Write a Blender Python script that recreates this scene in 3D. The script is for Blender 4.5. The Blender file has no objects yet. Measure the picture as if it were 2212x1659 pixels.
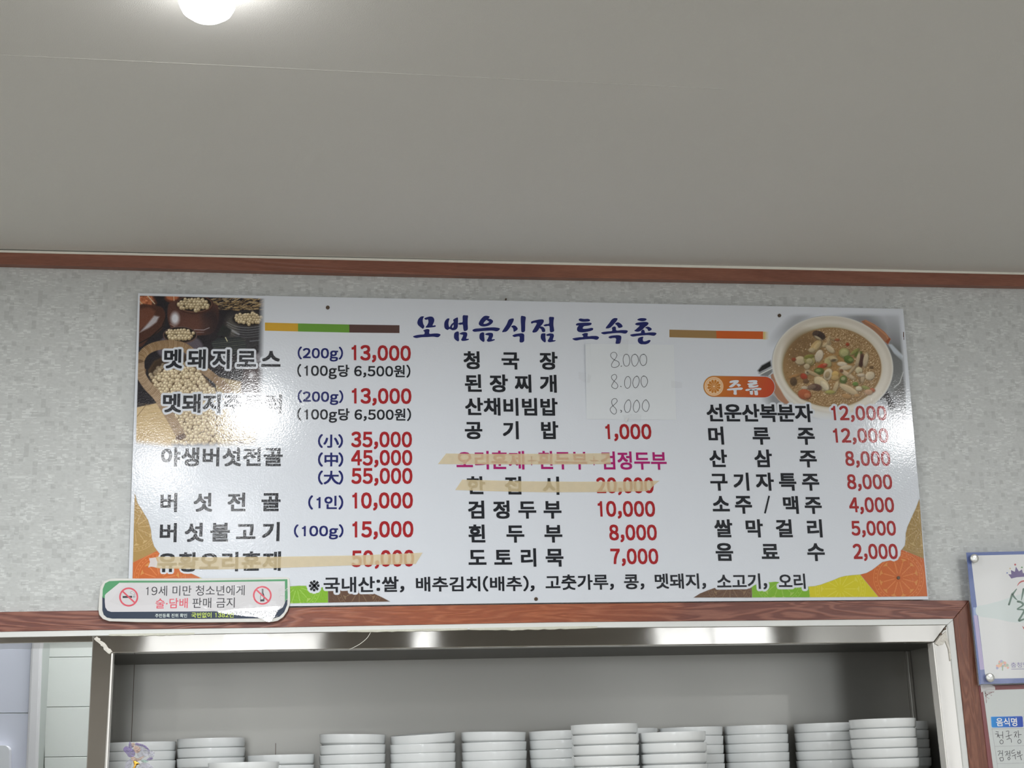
import bpy, math, random
import numpy as np
from mathutils import Vector, Matrix
from mathutils.geometry import tessellate_polygon

random.seed(7)
C = bpy.context.scene.collection
S = bpy.context.scene

# ------------------------------------------------------------------ camera
F, IW, IH = 3100.0, 2212.0, 1659.0
YAW, PITCH, ROLL = math.radians(8.68), math.radians(14.95), math.radians(-1.65)
CAM = np.array([0.0, -3.0, 1.45])
_f = np.array([math.sin(YAW) * math.cos(PITCH), math.cos(YAW) * math.cos(PITCH), math.sin(PITCH)])
_r = np.array([math.cos(YAW), -math.sin(YAW), 0.0])
_u = np.cross(_r, _f)
R_ = math.cos(ROLL) * _r + math.sin(ROLL) * _u
U_ = -math.sin(ROLL) * _r + math.cos(ROLL) * _u
cam_d = bpy.data.cameras.new('camera')
cam = bpy.data.objects.new('camera', cam_d)
C.objects.link(cam)
cam_d.sensor_width = 36
cam_d.lens = F / IW * 36
cam_d.clip_start = 0.05
cam.matrix_world = Matrix(((R_[0], U_[0], -_f[0], CAM[0]), (R_[1], U_[1], -_f[1], CAM[1]), (R_[2], U_[2], -_f[2], CAM[2]), (0, 0, 0, 1)))
S.camera = cam

# ------------------------------------------------------------------ world, exposure
S.view_settings.view_transform = 'Standard'
S.view_settings.look = 'None'
S.view_settings.gamma = 1
S.view_settings.use_curve_mapping = False
S.view_settings.exposure = 0.20
w = bpy.data.worlds.new('world')
S.world = w
w.use_nodes = True
w.node_tree.nodes['Background'].inputs[0].default_value = (0.8, 0.85, 0.9, 1)
w.node_tree.nodes['Background'].inputs[1].default_value = 0.1
BULB_L, BULB_W, WINDOW_L, KITCHEN_L = 18.0, 15.5, 1.2, 14.0
K = 0.64          # how bright a white surface reads on this wall, used to turn print colours into ink colours


def ray(px, py):
    px = np.asarray(px, float); py = np.asarray(py, float)
    return (px[..., None] - IW / 2) / F * R_ + (IH / 2 - py[..., None]) / F * U_ + _f


def at(px, py, Y=0.0):
    "the point of the vertical plane y=Y that the photograph shows at pixel (px, py)"
    d = ray(px, py)
    t = (Y - CAM[1]) / d[..., 1]
    return CAM + d * t[..., None]


def atz(px, py, Z):
    d = ray(px, py)
    t = (Z - CAM[2]) / d[..., 2]
    return CAM + d * t[..., None]


# ------------------------------------------------------------------ colour and materials
def lin(c):
    c = np.asarray(c, float) / 255.0
    return np.where(c <= 0.04045, c / 12.92, ((c + 0.055) / 1.055) ** 2.4)


def ink(r, g, b, k=None):
    v = np.clip(lin((r, g, b)) / (k or K), 0.004, 0.92)
    return (float(v[0]), float(v[1]), float(v[2]), 1)


def nodes_of(name):
    m = bpy.data.materials.new(name)
    m.use_nodes = True
    return m, m.node_tree.nodes, m.node_tree.links, m.node_tree.nodes['Principled BSDF']


def mat(name, col, rough=0.5, metal=0.0, spec=0.5, bump=None, rvar=None, vcol=None, alpha=1.0, emit=None, cvar=None, trans=0.0, ior=None, stretch=None):
    """bump=(scale, distance); cvar=(scale, amount); vcol=name of a colour attribute"""
    m, N, L, P = nodes_of(name)
    P.inputs['Base Color'].default_value = col
    P.inputs['Roughness'].default_value = rough
    P.inputs['Metallic'].default_value = metal
    P.inputs['Specular IOR Level'].default_value = spec
    P.inputs['Alpha'].default_value = alpha
    P.inputs['Transmission Weight'].default_value = trans
    if ior: P.inputs['IOR'].default_value = ior
    if emit:
        P.inputs['Emission Color'].default_value = emit[0]
        P.inputs['Emission Strength'].default_value = emit[1]
    if vcol:
        a = N.new('ShaderNodeAttribute'); a.attribute_name = vcol
        L.new(a.outputs['Color'], P.inputs['Base Color'])
    pos = None
    if bump or cvar or rvar:
        g = N.new('ShaderNodeNewGeometry')
        pos = g.outputs['Position']
        if stretch:
            mp = N.new('ShaderNodeMapping'); mp.inputs['Scale'].default_value = stretch
            L.new(pos, mp.inputs['Vector']); pos = mp.outputs[0]
    if bump:
        n = N.new('ShaderNodeTexNoise'); n.inputs['Scale'].default_value = bump[0]; n.inputs['Detail'].default_value = 2.5
        b = N.new('ShaderNodeBump'); b.inputs['Distance'].default_value = bump[1]; b.inputs['Strength'].default_value = 1
        L.new(pos, n.inputs['Vector']); L.new(n.outputs['Fac'], b.inputs['Height']); L.new(b.outputs[0], P.inputs['Normal'])
    if cvar:
        n = N.new('ShaderNodeTexNoise'); n.inputs['Scale'].default_value = cvar[0]; n.inputs['Detail'].default_value = 4
        mx = N.new('ShaderNodeMix'); mx.data_type = 'RGBA'
        mx.inputs['A'].default_value = tuple(c * (1 - cvar[1]) for c in col[:3]) + (1,)
        mx.inputs['B'].default_value = tuple(min(1, c * (1 + cvar[1])) for c in col[:3]) + (1,)
        L.new(pos, n.inputs['Vector']); L.new(n.outputs['Fac'], mx.inputs['Factor']); L.new(mx.outputs['Result'], P.inputs['Base Color'])
    if rvar:
        n = N.new('ShaderNodeTexNoise'); n.inputs['Scale'].default_value = rvar[0]; n.inputs['Detail'].default_value = 3
        mr = N.new('ShaderNodeMapRange'); mr.inputs['To Min'].default_value = rvar[1]; mr.inputs['To Max'].default_value = rvar[2]
        L.new(pos, n.inputs['Vector']); L.new(n.outputs['Fac'], mr.inputs['Value']); L.new(mr.outputs[0], P.inputs['Roughness'])
    return m


BOARD_WHITE = (0.735, 0.775, 0.835, 1)
PEEL = (290, 0.00017)          # orange-peel relief of the laminate film
GLOSS = dict(rough=0.12, bump=PEEL, spec=0.5)
M = {}
M['board'] = mat('board_laminate', BOARD_WHITE, **GLOSS)
M['black'] = mat('black_print', ink(24, 27, 33), **GLOSS)
M['red'] = mat('red_print', ink(158, 32, 38, .86), **GLOSS)
M['red2'] = mat('brick_red_print', ink(158, 42, 44, .86), **GLOSS)
M['navy'] = mat('navy_print', ink(24, 32, 98, .9), **GLOSS)
M['title'] = mat('indigo_print', ink(26, 34, 96, .85), **GLOSS)
M['magenta'] = mat('magenta_print', ink(162, 28, 104, .86), **GLOSS)
M['print'] = mat('colour_print', (1, 1, 1, 1), vcol='ink', **GLOSS)
M['bar_yellow'] = mat('yellow_print', ink(186, 146, 45, .74), **GLOSS)
M['bar_green'] = mat('green_print', ink(92, 138, 50, .74), **GLOSS)
M['bar_brown'] = mat('brown_print', ink(78, 56, 52, .74), **GLOSS)
M['bar_tan'] = mat('tan_print', ink(140, 112, 72, .74), **GLOSS)
M['bar_orange'] = mat('orange_print', ink(194, 92, 40, .86), **GLOSS)
M['bar_brown2'] = mat('dark_brown_print', ink(75, 55, 48), **GLOSS)
M['screw'] = mat('screw_bronze', (0.10, 0.07, 0.05, 1), 0.4, 0.7)
M['ceiling'] = mat('ceiling_paper', (0.70, 0.695, 0.66, 1), 0.75, bump=(700, 0.0006), cvar=(3, 0.02))
M['seam'] = mat('ceiling_seam_paper', (0.68, 0.675, 0.64, 1), 0.8)
M['bead'] = mat('cream_caulk', (0.86, 0.85, 0.76, 1), 0.5)
M['pvc'] = mat('white_pvc_bead', (0.80, 0.82, 0.80, 1), 0.35, cvar=(9, 0.05))
M['sealant'] = mat('old_silicone', (0.66, 0.66, 0.56, 1), 0.5, bump=(220, 0.001), cvar=(40, 0.12))
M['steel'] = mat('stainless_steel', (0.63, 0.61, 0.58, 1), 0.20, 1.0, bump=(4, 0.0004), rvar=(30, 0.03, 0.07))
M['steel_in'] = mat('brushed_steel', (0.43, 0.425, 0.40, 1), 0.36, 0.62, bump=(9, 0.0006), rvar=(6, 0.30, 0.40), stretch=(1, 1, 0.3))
M['steel_shade'] = mat('shaded_steel', (0.17, 0.165, 0.155, 1), 0.4, 0.8)  # darker steel copy: shade under the cabinet head put into the colour
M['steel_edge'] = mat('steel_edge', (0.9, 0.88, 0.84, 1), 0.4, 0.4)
M['film'] = mat('peeling_film', (0.78, 0.75, 0.68, 1), 0.45, bump=(150, 0.004))
M['bowl'] = mat('white_melamine', (0.85, 0.875, 0.875, 1), 0.16, spec=0.5)
M['wall_plain'] = mat('plain_wall', (0.60, 0.60, 0.59, 1), 0.8)
M['wall_dark'] = mat('dark_back_wall', (0.21, 0.195, 0.17, 1), 0.7)
M['window_side'] = mat('side_window', (1, 1, 1, 1), 0.5, emit=((0.93, 0.97, 1.0, 1), 0.5))
M['floor'] = mat('floor_sheet', (0.34, 0.31, 0.27, 1), 0.5)
M['tile'] = mat('kitchen_tile', (0.72, 0.735, 0.70, 1), 0.25)
M['grout'] = mat('kitchen_grout', (0.56, 0.59, 0.56, 1), 0.7)
M['lav'] = mat('lavender_panel', (0.66, 0.67, 0.76, 1), 0.35)
M['trimw'] = mat('corner_trim_plastic', (0.76, 0.74, 0.75, 1), 0.4)
M['box'] = mat('white_plastic', (0.80, 0.80, 0.83, 1), 0.3)
M['bulb'] = mat('bulb_glass', (1, 1, 1, 1), 0.3, emit=((1, 0.985, 0.98, 1), BULB_L))
M['lampw'] = mat('lamp_white', (0.8, 0.8, 0.8, 1), 0.5)
M['window'] = mat('bright_window', (1, 1, 1, 1), 0.5, emit=((0.93, 0.97, 1.0, 1), 5.0))
M['winframe'] = mat('window_frame_white', (0.7, 0.7, 0.7, 1), 0.5)
M['kitchen_light'] = mat('kitchen_diffuser', (1, 1, 1, 1), 0.5, emit=((0.95, 0.98, 1.0, 1), KITCHEN_L))


def wallpaper():
    m, N, L, P = nodes_of('mosaic_wallpaper')
    g = N.new('ShaderNodeNewGeometry')

    def cells(sx, sz, off=0.0):
        v = N.new('ShaderNodeVectorMath'); v.operation = 'MULTIPLY'; v.inputs[1].default_value = (1 / sx, 0, 1 / sz)
        a = N.new('ShaderNodeVectorMath'); a.operation = 'ADD'; a.inputs[1].default_value = (off, off, off * 1.7)
        f = N.new('ShaderNodeVectorMath'); f.operation = 'FLOOR'
        wn = N.new('ShaderNodeTexWhiteNoise')
        L.new(g.outputs['Position'], v.inputs[0]); L.new(v.outputs[0], a.inputs[0]); L.new(a.outputs[0], f.inputs[0]); L.new(f.outputs[0], wn.inputs['Vector'])
        return wn.outputs['Value']

    def mth(op, a, b, c=None):
        n = N.new('ShaderNodeMath'); n.operation = op
        for i, x in enumerate((a, b)):
            if isinstance(x, (int, float)): n.inputs[i].default_value = x
            else: L.new(x, n.inputs[i])
        return n.outputs[0]
    dash = mth('GREATER_THAN', cells(0.0075, 0.0027), 0.80)
    dash2 = mth('GREATER_THAN', cells(0.013, 0.0027, 5.3), 0.86)
    dash = mth('MAXIMUM', dash, dash2)
    dark = mth('GREATER_THAN', cells(0.0095, 0.0095, 2.1), 0.86)
    dark2 = mth('GREATER_THAN', cells(0.007, 0.005, 9.1), 0.90)
    fine = cells(0.0048, 0.0027, 3.3)
    nz = N.new('ShaderNodeTexNoise'); nz.inputs['Scale'].default_value = 26; nz.inputs['Detail'].default_value = 2
    L.new(g.outputs['Position'], nz.inputs['Vector'])
    msk = N.new('ShaderNodeMapRange'); msk.inputs['From Min'].default_value = 0.40; msk.inputs['From Max'].default_value = 0.6
    L.new(nz.outputs['Fac'], msk.inputs['Value'])
    d = mth('MULTIPLY', dash, msk.outputs[0])
    v = mth('ADD', mth('MULTIPLY', d, 0.12), 0.585)
    v = mth('ADD', v, mth('MULTIPLY', fine, 0.035))
    v = mth('SUBTRACT', v, mth('MULTIPLY', dark, 0.07))
    v = mth('SUBTRACT', v, mth('MULTIPLY', dark2, 0.03))
    hs = N.new('ShaderNodeCombineColor')
    L.new(mth('MULTIPLY', v, 0.965), hs.inputs[0]); L.new(v, hs.inputs[1]); L.new(mth('MULTIPLY', v, 0.985), hs.inputs[2])
    L.new(hs.outputs[0], P.inputs['Base Color'])
    hgt = mth('SUBTRACT', mth('ADD', d, mth('MULTIPLY', fine, 0.25)), mth('MULTIPLY', dark, 0.5))
    b = N.new('ShaderNodeBump'); b.inputs['Distance'].default_value = 0.0004; b.inputs['Strength'].default_value = 0.45
    L.new(hgt, b.inputs['Height']); L.new(b.outputs[0], P.inputs['Normal'])
    P.inputs['Roughness'].default_value = 0.42
    P.inputs['Specular IOR Level'].default_value = 0.4
    return m


def wood(name, c1, c2, c3, c4, vertical=False, scale=9.0):
    "c1/c2 grain colours of the red zones, c3/c4 of the orange zones"
    m, N, L, P = nodes_of(name)
    g = N.new('ShaderNodeNewGeometry')
    mp = N.new('ShaderNodeMapping')
    mp.inputs['Scale'].default_value = (5.5, 1, 0.6) if vertical else (0.5, 1, 5.0)
    L.new(g.outputs['Position'], mp.inputs['Vector'])
    n1 = N.new('ShaderNodeTexNoise'); n1.inputs['Scale'].default_value = scale; n1.inputs['Detail'].default_value = 1.5; n1.inputs['Distortion'].default_value = 0.6
    L.new(mp.outputs[0], n1.inputs['Vector'])
    mu = N.new('ShaderNodeMath'); mu.operation = 'MULTIPLY'; mu.inputs[1].default_value = 46
    si = N.new('ShaderNodeMath'); si.operation = 'SINE'
    L.new(n1.outputs['Fac'], mu.inputs[0]); L.new(mu.outputs[0], si.inputs[0])
    mr = N.new('ShaderNodeMapRange'); mr.inputs['From Min'].default_value = -0.6; mr.inputs['From Max'].default_value = 1.0
    L.new(si.outputs[0], mr.inputs['Value'])
    fine = N.new('ShaderNodeTexNoise'); fine.inputs['Scale'].default_value = 160; fine.inputs['Detail'].default_value = 3
    mp2 = N.new('ShaderNodeMapping'); mp2.inputs['Scale'].default_value = (4, 1, 0.4) if vertical else (0.3, 1, 4)
    L.new(g.outputs['Position'], mp2.inputs['Vector']); L.new(mp2.outputs[0], fine.inputs['Vector'])
    zone = N.new('ShaderNodeTexNoise'); zone.inputs['Scale'].default_value = 1.7; zone.inputs['Detail'].default_value = 1
    mp3 = N.new('ShaderNodeMapping'); mp3.inputs['Scale'].default_value = (1, 1, 1); mp3.inputs['Location'].default_value = (0.36, 3.1, 0)
    L.new(g.outputs['Position'], mp3.inputs['Vector']); L.new(mp3.outputs[0], zone.inputs['Vector'])
    zr = N.new('ShaderNodeMapRange'); zr.inputs['From Min'].default_value = 0.50; zr.inputs['From Max'].default_value = 0.60
    # one board of the film is orange: the stretch round x = 0.48 m
    sx = N.new('ShaderNodeSeparateXYZ'); L.new(g.outputs['Position'], sx.inputs[0])
    dx = N.new('ShaderNodeMath'); dx.operation = 'SUBTRACT'; dx.inputs[1].default_value = 0.48; L.new(sx.outputs[0], dx.inputs[0])
    ab = N.new('ShaderNodeMath'); ab.operation = 'ABSOLUTE'; L.new(dx.outputs[0], ab.inputs[0])
    mu2 = N.new('ShaderNodeMath'); mu2.operation = 'MULTIPLY'; mu2.inputs[1].default_value = -0.45; L.new(ab.outputs[0], mu2.inputs[0])
    sm = N.new('ShaderNodeMath'); sm.operation = 'ADD'; L.new(mu2.outputs[0], sm.inputs[0]); L.new(zone.outputs['Fac'], sm.inputs[1])
    s2 = N.new('ShaderNodeMath'); s2.operation = 'ADD'; s2.inputs[1].default_value = 0.13; L.new(sm.outputs[0], s2.inputs[0])
    L.new(s2.outputs[0], zr.inputs['Value'])

    def mix(f, a, b):
        x = N.new('ShaderNodeMix'); x.data_type = 'RGBA'
        if isinstance(f, float): x.inputs['Factor'].default_value = f
        else: L.new(f, x.inputs['Factor'])
        for s, v in (('A', a), ('B', b)):
            if isinstance(v, tuple): x.inputs[s].default_value = v
            else: L.new(v, x.inputs[s])
        return x.outputs['Result']
    red = mix(mr.outputs[0], c1, c2)
    ora = mix(mr.outputs[0], c3, c4)
    c = mix(zr.outputs[0], red, ora)
    fm = N.new('ShaderNodeMapRange'); fm.inputs['From Min'].default_value = 0.3; fm.inputs['From Max'].default_value = 0.7; fm.inputs['To Min'].default_value = 0.84; fm.inputs['To Max'].default_value = 1.12
    L.new(fine.outputs['Fac'], fm.inputs['Value'])
    vm = N.new('ShaderNodeVectorMath'); vm.operation = 'SCALE'
    L.new(c, vm.inputs[0]); L.new(fm.outputs[0], vm.inputs['Scale'])
    L.new(vm.outputs[0], P.inputs['Base Color'])
    P.inputs['Roughness'].default_value = 0.42
    b = N.new('ShaderNodeBump'); b.inputs['Distance'].default_value = 0.0006; b.inputs['Strength'].default_value = 0.5
    L.new(mr.outputs[0], b.inputs['Height']); L.new(b.outputs[0], P.inputs['Normal'])
    return m


M['paper'] = wallpaper()
M['wood'] = wood('red_wood_film', ink(94, 55, 47, .64), ink(122, 80, 67, .64), ink(126, 66, 40, .64), ink(140, 80, 52, .64))
M['woodv'] = wood('red_wood_film_upright', ink(100, 62, 49, .64), ink(115, 76, 60, .64), ink(104, 62, 45, .64), ink(124, 82, 62, .64), vertical=True)
M['crown'] = wood('brown_crown_film', ink(98, 61, 48, 0.5), ink(104, 66, 52, 0.5), ink(106, 68, 52, 0.5), ink(111, 72, 56, 0.5), scale=3)


# ------------------------------------------------------------------ object helpers
def mesh_obj(name, verts, faces, m, parent=None, smooth=False):
    o0 = np.zeros(3)
    if parent is not None:
        p = parent
        while p is not None:
            o0 = o0 + np.array(p.location); p = p.parent
    me = bpy.data.meshes.new(name)
    v = np.asarray(verts, float).reshape(-1, 3) - o0
    me.from_pydata(v.tolist(), [], [list(f) for f in faces])
    me.materials.append(m)
    if smooth:
        me.shade_smooth()
    me.update()
    o = bpy.data.objects.new(name, me)
    C.objects.link(o)
    o.parent = parent
    return o


def empty(name, loc):
    o = bpy.data.objects.new(name, None)
    C.objects.link(o)
    o.location = tuple(float(x) for x in loc)
    o.empty_display_size = 0.05
    return o


def tag(o, label, cat, group=None):
    o['label'] = label; o['category'] = cat
    if group: o['group'] = group
    return o


def struct(o):
    o['kind'] = 'structure'
    return o


class Geo:
    def __init__(s): s.v = []; s.f = []

    def add(s, v, f):
        b = len(s.v); s.v += [tuple(map(float, x)) for x in v]; s.f += [[i + b for i in q] for q in f]

    def box(s, a, b):
        (x0, y0, z0), (x1, y1, z1) = a, b
        s.add([(x0, y0, z0), (x1, y0, z0), (x1, y1, z0), (x0, y1, z0), (x0, y0, z1), (x1, y0, z1), (x1, y1, z1), (x0, y1, z1)],
              [(3, 2, 1, 0), (4, 5, 6, 7), (0, 1, 5, 4), (1, 2, 6, 5), (2, 3, 7, 6), (3, 0, 4, 7)])

    def prism(s, pts, Yf, Yb, chamfer=0.0):
        "polygon pts = world (x,z) list, counter-clockwise or not; extruded from y=Yf (front) to Yb"
        n = len(pts)
        tri = tessellate_polygon([[Vector((p[0], p[1], 0)) for p in pts]])
        area = sum(pts[i][0] * pts[(i + 1) % n][1] - pts[(i + 1) % n][0] * pts[i][1] for i in range(n))
        if area < 0: pts = pts[::-1]; tri = tessellate_polygon([[Vector((p[0], p[1], 0)) for p in pts]])
        v = [(p[0], Yf, p[1]) for p in pts] + [(p[0], Yb, p[1]) for p in pts]
        f = []
        for t in tri:
            a, b, c = t
            ar = (pts[b][0] - pts[a][0]) * (pts[c][1] - pts[a][1]) - (pts[c][0] - pts[a][0]) * (pts[b][1] - pts[a][1])
            if ar < 0: a, b, c = c, b, a
            f.append((a, b, c)); f.append((c + n, b + n, a + n))
        for i in range(n):
            j = (i + 1) % n
            f.append((i, i + n, j + n, j))
        s.add(v, f)

    def slab(s, px, Yf, Yb):
        w3 = [at(np.array(p[0]), np.array(p[1]), Yf) for p in px]
        s.prism([(q[0], q[2]) for q in w3], Yf, Yb)

    def obj(s, name, m, parent=None, smooth=False, bevel=0):
        o = mesh_obj(name, s.v, s.f, m, parent, smooth)
        if bevel:
            b = o.modifiers.new('bevel', 'BEVEL'); b.width = bevel; b.segments = 2; b.limit_method = 'ANGLE'
        return o


def catmull(P, n=6, closed=True):
    P = np.asarray(P, float); out = []
    k = len(P); rng = range(k) if closed else range(k - 1)
    for i in rng:
        p0 = P[(i - 1) % k] if (closed or i > 0) else P[i]
        p1 = P[i]; p2 = P[(i + 1) % k]
        p3 = P[(i + 2) % k] if (closed or i + 2 < k) else P[(i + 1) % k]
        for t in np.linspace(0, 1, n, endpoint=False):
            out.append(0.5 * ((2 * p1) + (-p0 + p2) * t + (2 * p0 - 5 * p1 + 4 * p2 - p3) * t ** 2 + (-p0 + 3 * p1 - 3 * p2 + p3) * t ** 3))
    if not closed: out.append(P[-1])
    return np.array(out)


def flat_polys(g, polys, Y, holes=None):
    "pixel polygons laid flat on plane y=Y, facing the room"
    for i, P in enumerate(polys):
        loops = [P] + ([holes[i]] if holes and holes.get(i) is not None else [])
        allp = np.concatenate([np.asarray(l, float) for l in loops])
        tri = tessellate_polygon([[Vector((p[0], p[1], 0)) for p in l] for l in loops])
        w3 = at(allp[:, 0], allp[:, 1], Y)
        f = []
        for a, b, c in tri:
            ar = (allp[b][0] - allp[a][0]) * (allp[c][1] - allp[a][1]) - (allp[c][0] - allp[a][0]) * (allp[b][1] - allp[a][1])
            f.append((a, b, c) if ar < 0 else (c, b, a))
        g.add(w3, f)


def disc_px(cx, cy, r, n=20, ry=None):
    a = np.linspace(0, 2 * np.pi, n, endpoint=False)
    return np.stack([cx + r * np.cos(a), cy + (ry or r) * np.sin(a)], 1)


def stroke_px(pts, w, smooth=True, n=5, closed=False):
    "outline polygon(s) of a stroke of width w (scalar or per point) in pixels"
    P = np.asarray(pts, float)
    W = np.full(len(P), float(w)) if np.isscalar(w) else np.asarray(w, float)
    Q = np.concatenate([P, W[:, None]], 1)
    if smooth and len(Q) > 2: Q = catmull(Q, n, closed)
    if closed: Q = np.concatenate([Q, Q[:1]])
    P, W = Q[:, :2], Q[:, 2] / 2
    T = np.gradient(P, axis=0)
    if closed:
        T[0] = T[-1] = P[1] - P[-2]
    T /= np.maximum(np.linalg.norm(T, axis=1)[:, None], 1e-9)
    Nn = np.stack([-T[:, 1], T[:, 0]], 1)
    return P + Nn * W[:, None], P - Nn * W[:, None], P, W


def add_stroke(g, pts, w, Y, smooth=True, closed=False, caps=True, n=5):
    A, B, P, W = stroke_px(pts, w, smooth, n, closed)
    V = np.empty((2 * len(A), 2)); V[0::2] = A; V[1::2] = B
    f = []
    for i in range(len(A) - 1):
        f.append((2 * i, 2 * i + 1, 2 * i + 3, 2 * i + 2))
    g.add(at(V[:, 0], V[:, 1], Y), f)
    if caps and not closed:
        for q, r in ((P[0], W[0]), (P[-1], W[-1])):
            if r > 0.1: flat_polys(g, [disc_px(q[0], q[1], r * 0.995, 10)], Y)


# ------------------------------------------------------------------ lettering
_gl = {}
WIDE = {c: chr(ord(c) + 0xFEE0) for c in '0123456789(),+/gG:'}
CELL = {',': 0.345, '(': 0.36, ')': 0.36, ' ': 0.30, ':': 0.34, '+': 0.62, '/': 0.5, '.': 0.3, '·': 0.3}


def glyph(ch):
    "(verts n x 2, faces) of one character, from Blender's own font (its East Asian fallback)"
    c = WIDE.get(ch, ch)
    if c in _gl: return _gl[c]
    if ch == '1':      # a plain sans-serif one without a foot
        v = np.array([(.225, 0), (.305, 0), (.305, .733), (.245, .733), (.222, .665), (.175, .628), (.095, .612), (.095, .555), (.225, .562)])
        _gl[c] = (v, [tuple(t) for t in tessellate_polygon([[Vector((p[0], p[1], 0)) for p in v]])])
        return _gl[c]
    cu = bpy.data.curves.new('t', 'FONT')
    cu.body = c; cu.size = 1; cu.fill_mode = 'FRONT'; cu.resolution_u = 3
    o = bpy.data.objects.new('t', cu); C.objects.link(o)
    dg = bpy.context.evaluated_depsgraph_get()
    me = bpy.data.meshes.new_from_object(o.evaluated_get(dg))
    v = np.empty(len(me.vertices) * 3); me.vertices.foreach_get('co', v)
    v = v.reshape(-1, 3)[:, :2].copy()
    f = [tuple(p.vertices) for p in me.polygons]
    bpy.data.objects.remove(o); bpy.data.curves.remove(cu); bpy.data.meshes.remove(me)
    _gl[c] = (v, f)
    return _gl[c]


def layout(s, W, charw):
    "list of (verts, faces) of the characters of a line, laid out in em units"
    out = []; x = 0.0
    pitch = (W - charw) / (len(s) - 1) / charw * 0.87 if charw and len(s) > 1 else 0
    for i, ch in enumerate(s):
        if charw:
            v, f = glyph(ch); v = v.copy(); v[:, 0] += i * pitch; out.append((v, f)); continue
        if ch != ' ':
            v, f = glyph(ch); v = v.copy()
            if ch in WIDE or ch in CELL or ch.isascii():
                w_ = CELL.get(ch, 0.66); v[:, 0] += x + w_ / 2 - (v[:, 0].min() + v[:, 0].max()) / 2
            else:
                w_ = 0.92; v[:, 0] += x
            out.append((v, f))
        else: w_ = CELL[' ']
        x += w_
    return out


def proj(p):
    d = p - CAM; k = d @ _f
    return np.array([IW / 2 + F * (d @ R_) / k, IH / 2 - F * (d @ U_) / k])


def text_px(s, xl, yl, xr, yr, h, Y, charw=None, bold=0.0):
    """characters as pixel outlines [(x, y, faces)]: ink of s fitted between (xl, yl) and (xr, yr) = bottom left/right, h = ink height;
    each character is thickened by bold (em) through slightly shifted copies"""
    L_ = layout(s, xr - xl, charw)
    allv = np.concatenate([v for v, f in L_])
    mn, mx = allv.min(0) - bold, allv.max(0) + bold
    a = at(np.array((xl + xr) / 2), np.array((yl + yr) / 2.0), Y); b = a + np.array([0, 0, 0.04])
    pa, pb = proj(a), proj(b)
    lean = (pb[0] - pa[0]) / (pa[1] - pb[1]) * h
    if lean > 0: xr = xr - lean * 0.8
    else: xl = xl - lean * 0.8
    out = []
    sh = [(0, 0)] + ([(i * bold, j * bold) for i in (-1, 0, 1) for j in (-1, 0, 1) if (i or j)] if bold else [])
    for v, f in L_:
        cp = []
        for (dx, dy) in sh:
            q = (v + np.array([dx, dy]) - mn) / (mx - mn)
            cp.append((xl + (xr - xl) * q[:, 0] + lean * q[:, 1], yl + (yr - yl) * q[:, 0] - h * q[:, 1]))
        out.append((cp, f))
    return out


def text_geo(g, s, xl, yl, xr, yr, h, Y, charw=None, bold=0.0):
    for cp, f in text_px(s, xl, yl, xr, yr, h, Y, charw, bold):
        gg = g
        if isinstance(g, list): gg = Geo(); g.append(gg)
        for k, (X, Yp) in enumerate(cp): gg.add(at(X, Yp, Y - k * 6e-6), f)


# ------------------------------------------------------------------ setting: ceiling, walls
ZC = float(at(np.array(1106.), np.array(564.), -0.02)[2])
XL, XR, YB = -3.4, 3.6, -7.2
wx = lambda px, py, Y=0.0: float(at(np.array(float(px)), np.array(float(py)), Y)[0])
wz = lambda px, py, Y=0.0: float(at(np.array(float(px)), np.array(float(py)), Y)[2])

g = Geo(); g.box((XL - .1, YB - .1, ZC), (XR + .1, 1.5, ZC + 0.1)); ceil = struct(g.obj('ceiling', M['ceiling']))
sA, sB = atz(np.array(-60.), np.array(115.5), ZC), atz(np.array(1560.), np.array(192.), ZC)
d = (sB - sA) / np.linalg.norm(sB - sA); nrm = np.array([-d[1], d[0], 0]) * 0.0007
g = Geo(); g.add([sA - nrm, sB - nrm, sB + nrm, sA + nrm, sA - nrm - [0, 0, .0006], sB - nrm - [0, 0, .0006], sB + nrm - [0, 0, .0003], sA + nrm - [0, 0, .0003]],
                 [(4, 5, 6, 7), (0, 1, 5, 4), (1, 2, 6, 5), (2, 3, 7, 6), (3, 0, 4, 7)])
g.obj('seam', M['seam'], ceil)

X_OPEN = wx(-230, 1500)                      # left end of the kitchen hatch
X_FL = wx(193, 1500)                         # left outer edge of the steel frame
X_FR = wx(2062, 1500)
Z_OPEN = wz(1106, 1362)
Z_SH = wz(1106, 1712, 0.2)                   # top of the bowl shelf
g = Geo()
g.box((XL, 0, Z_OPEN + 0.012), (XR, 0.12, ZC))
g.box((X_FR + 0.02, 0, 0), (XR, 0.12, Z_OPEN + 0.012))
g.box((XL, 0, 0), (X_OPEN, 0.12, Z_OPEN + 0.012))
g.box((X_OPEN, 0, 0), (X_FR + 0.02, 0.12, Z_SH - 0.10))
struct(g.obj('wall_front', M['paper']))
g = Geo(); g.box((XL - .1, YB, 0), (XL, 1.4, ZC)); struct(g.obj('wall_left', M['wall_plain']))
g = Geo(); g.box((XR, YB, 0), (XR + .1, 1.4, ZC)); struct(g.obj('wall_right', M['wall_plain']))
g = Geo(); g.box((XL - .1, YB - .1, 0), (XR + .1, YB, ZC)); struct(g.obj('wall_back', M['wall_dark']))
g = Geo(); g.box((XL - .1, YB - .1, -0.1), (XR + .1, 1.5, 0)); struct(g.obj('floor', M['floor']))

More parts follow.
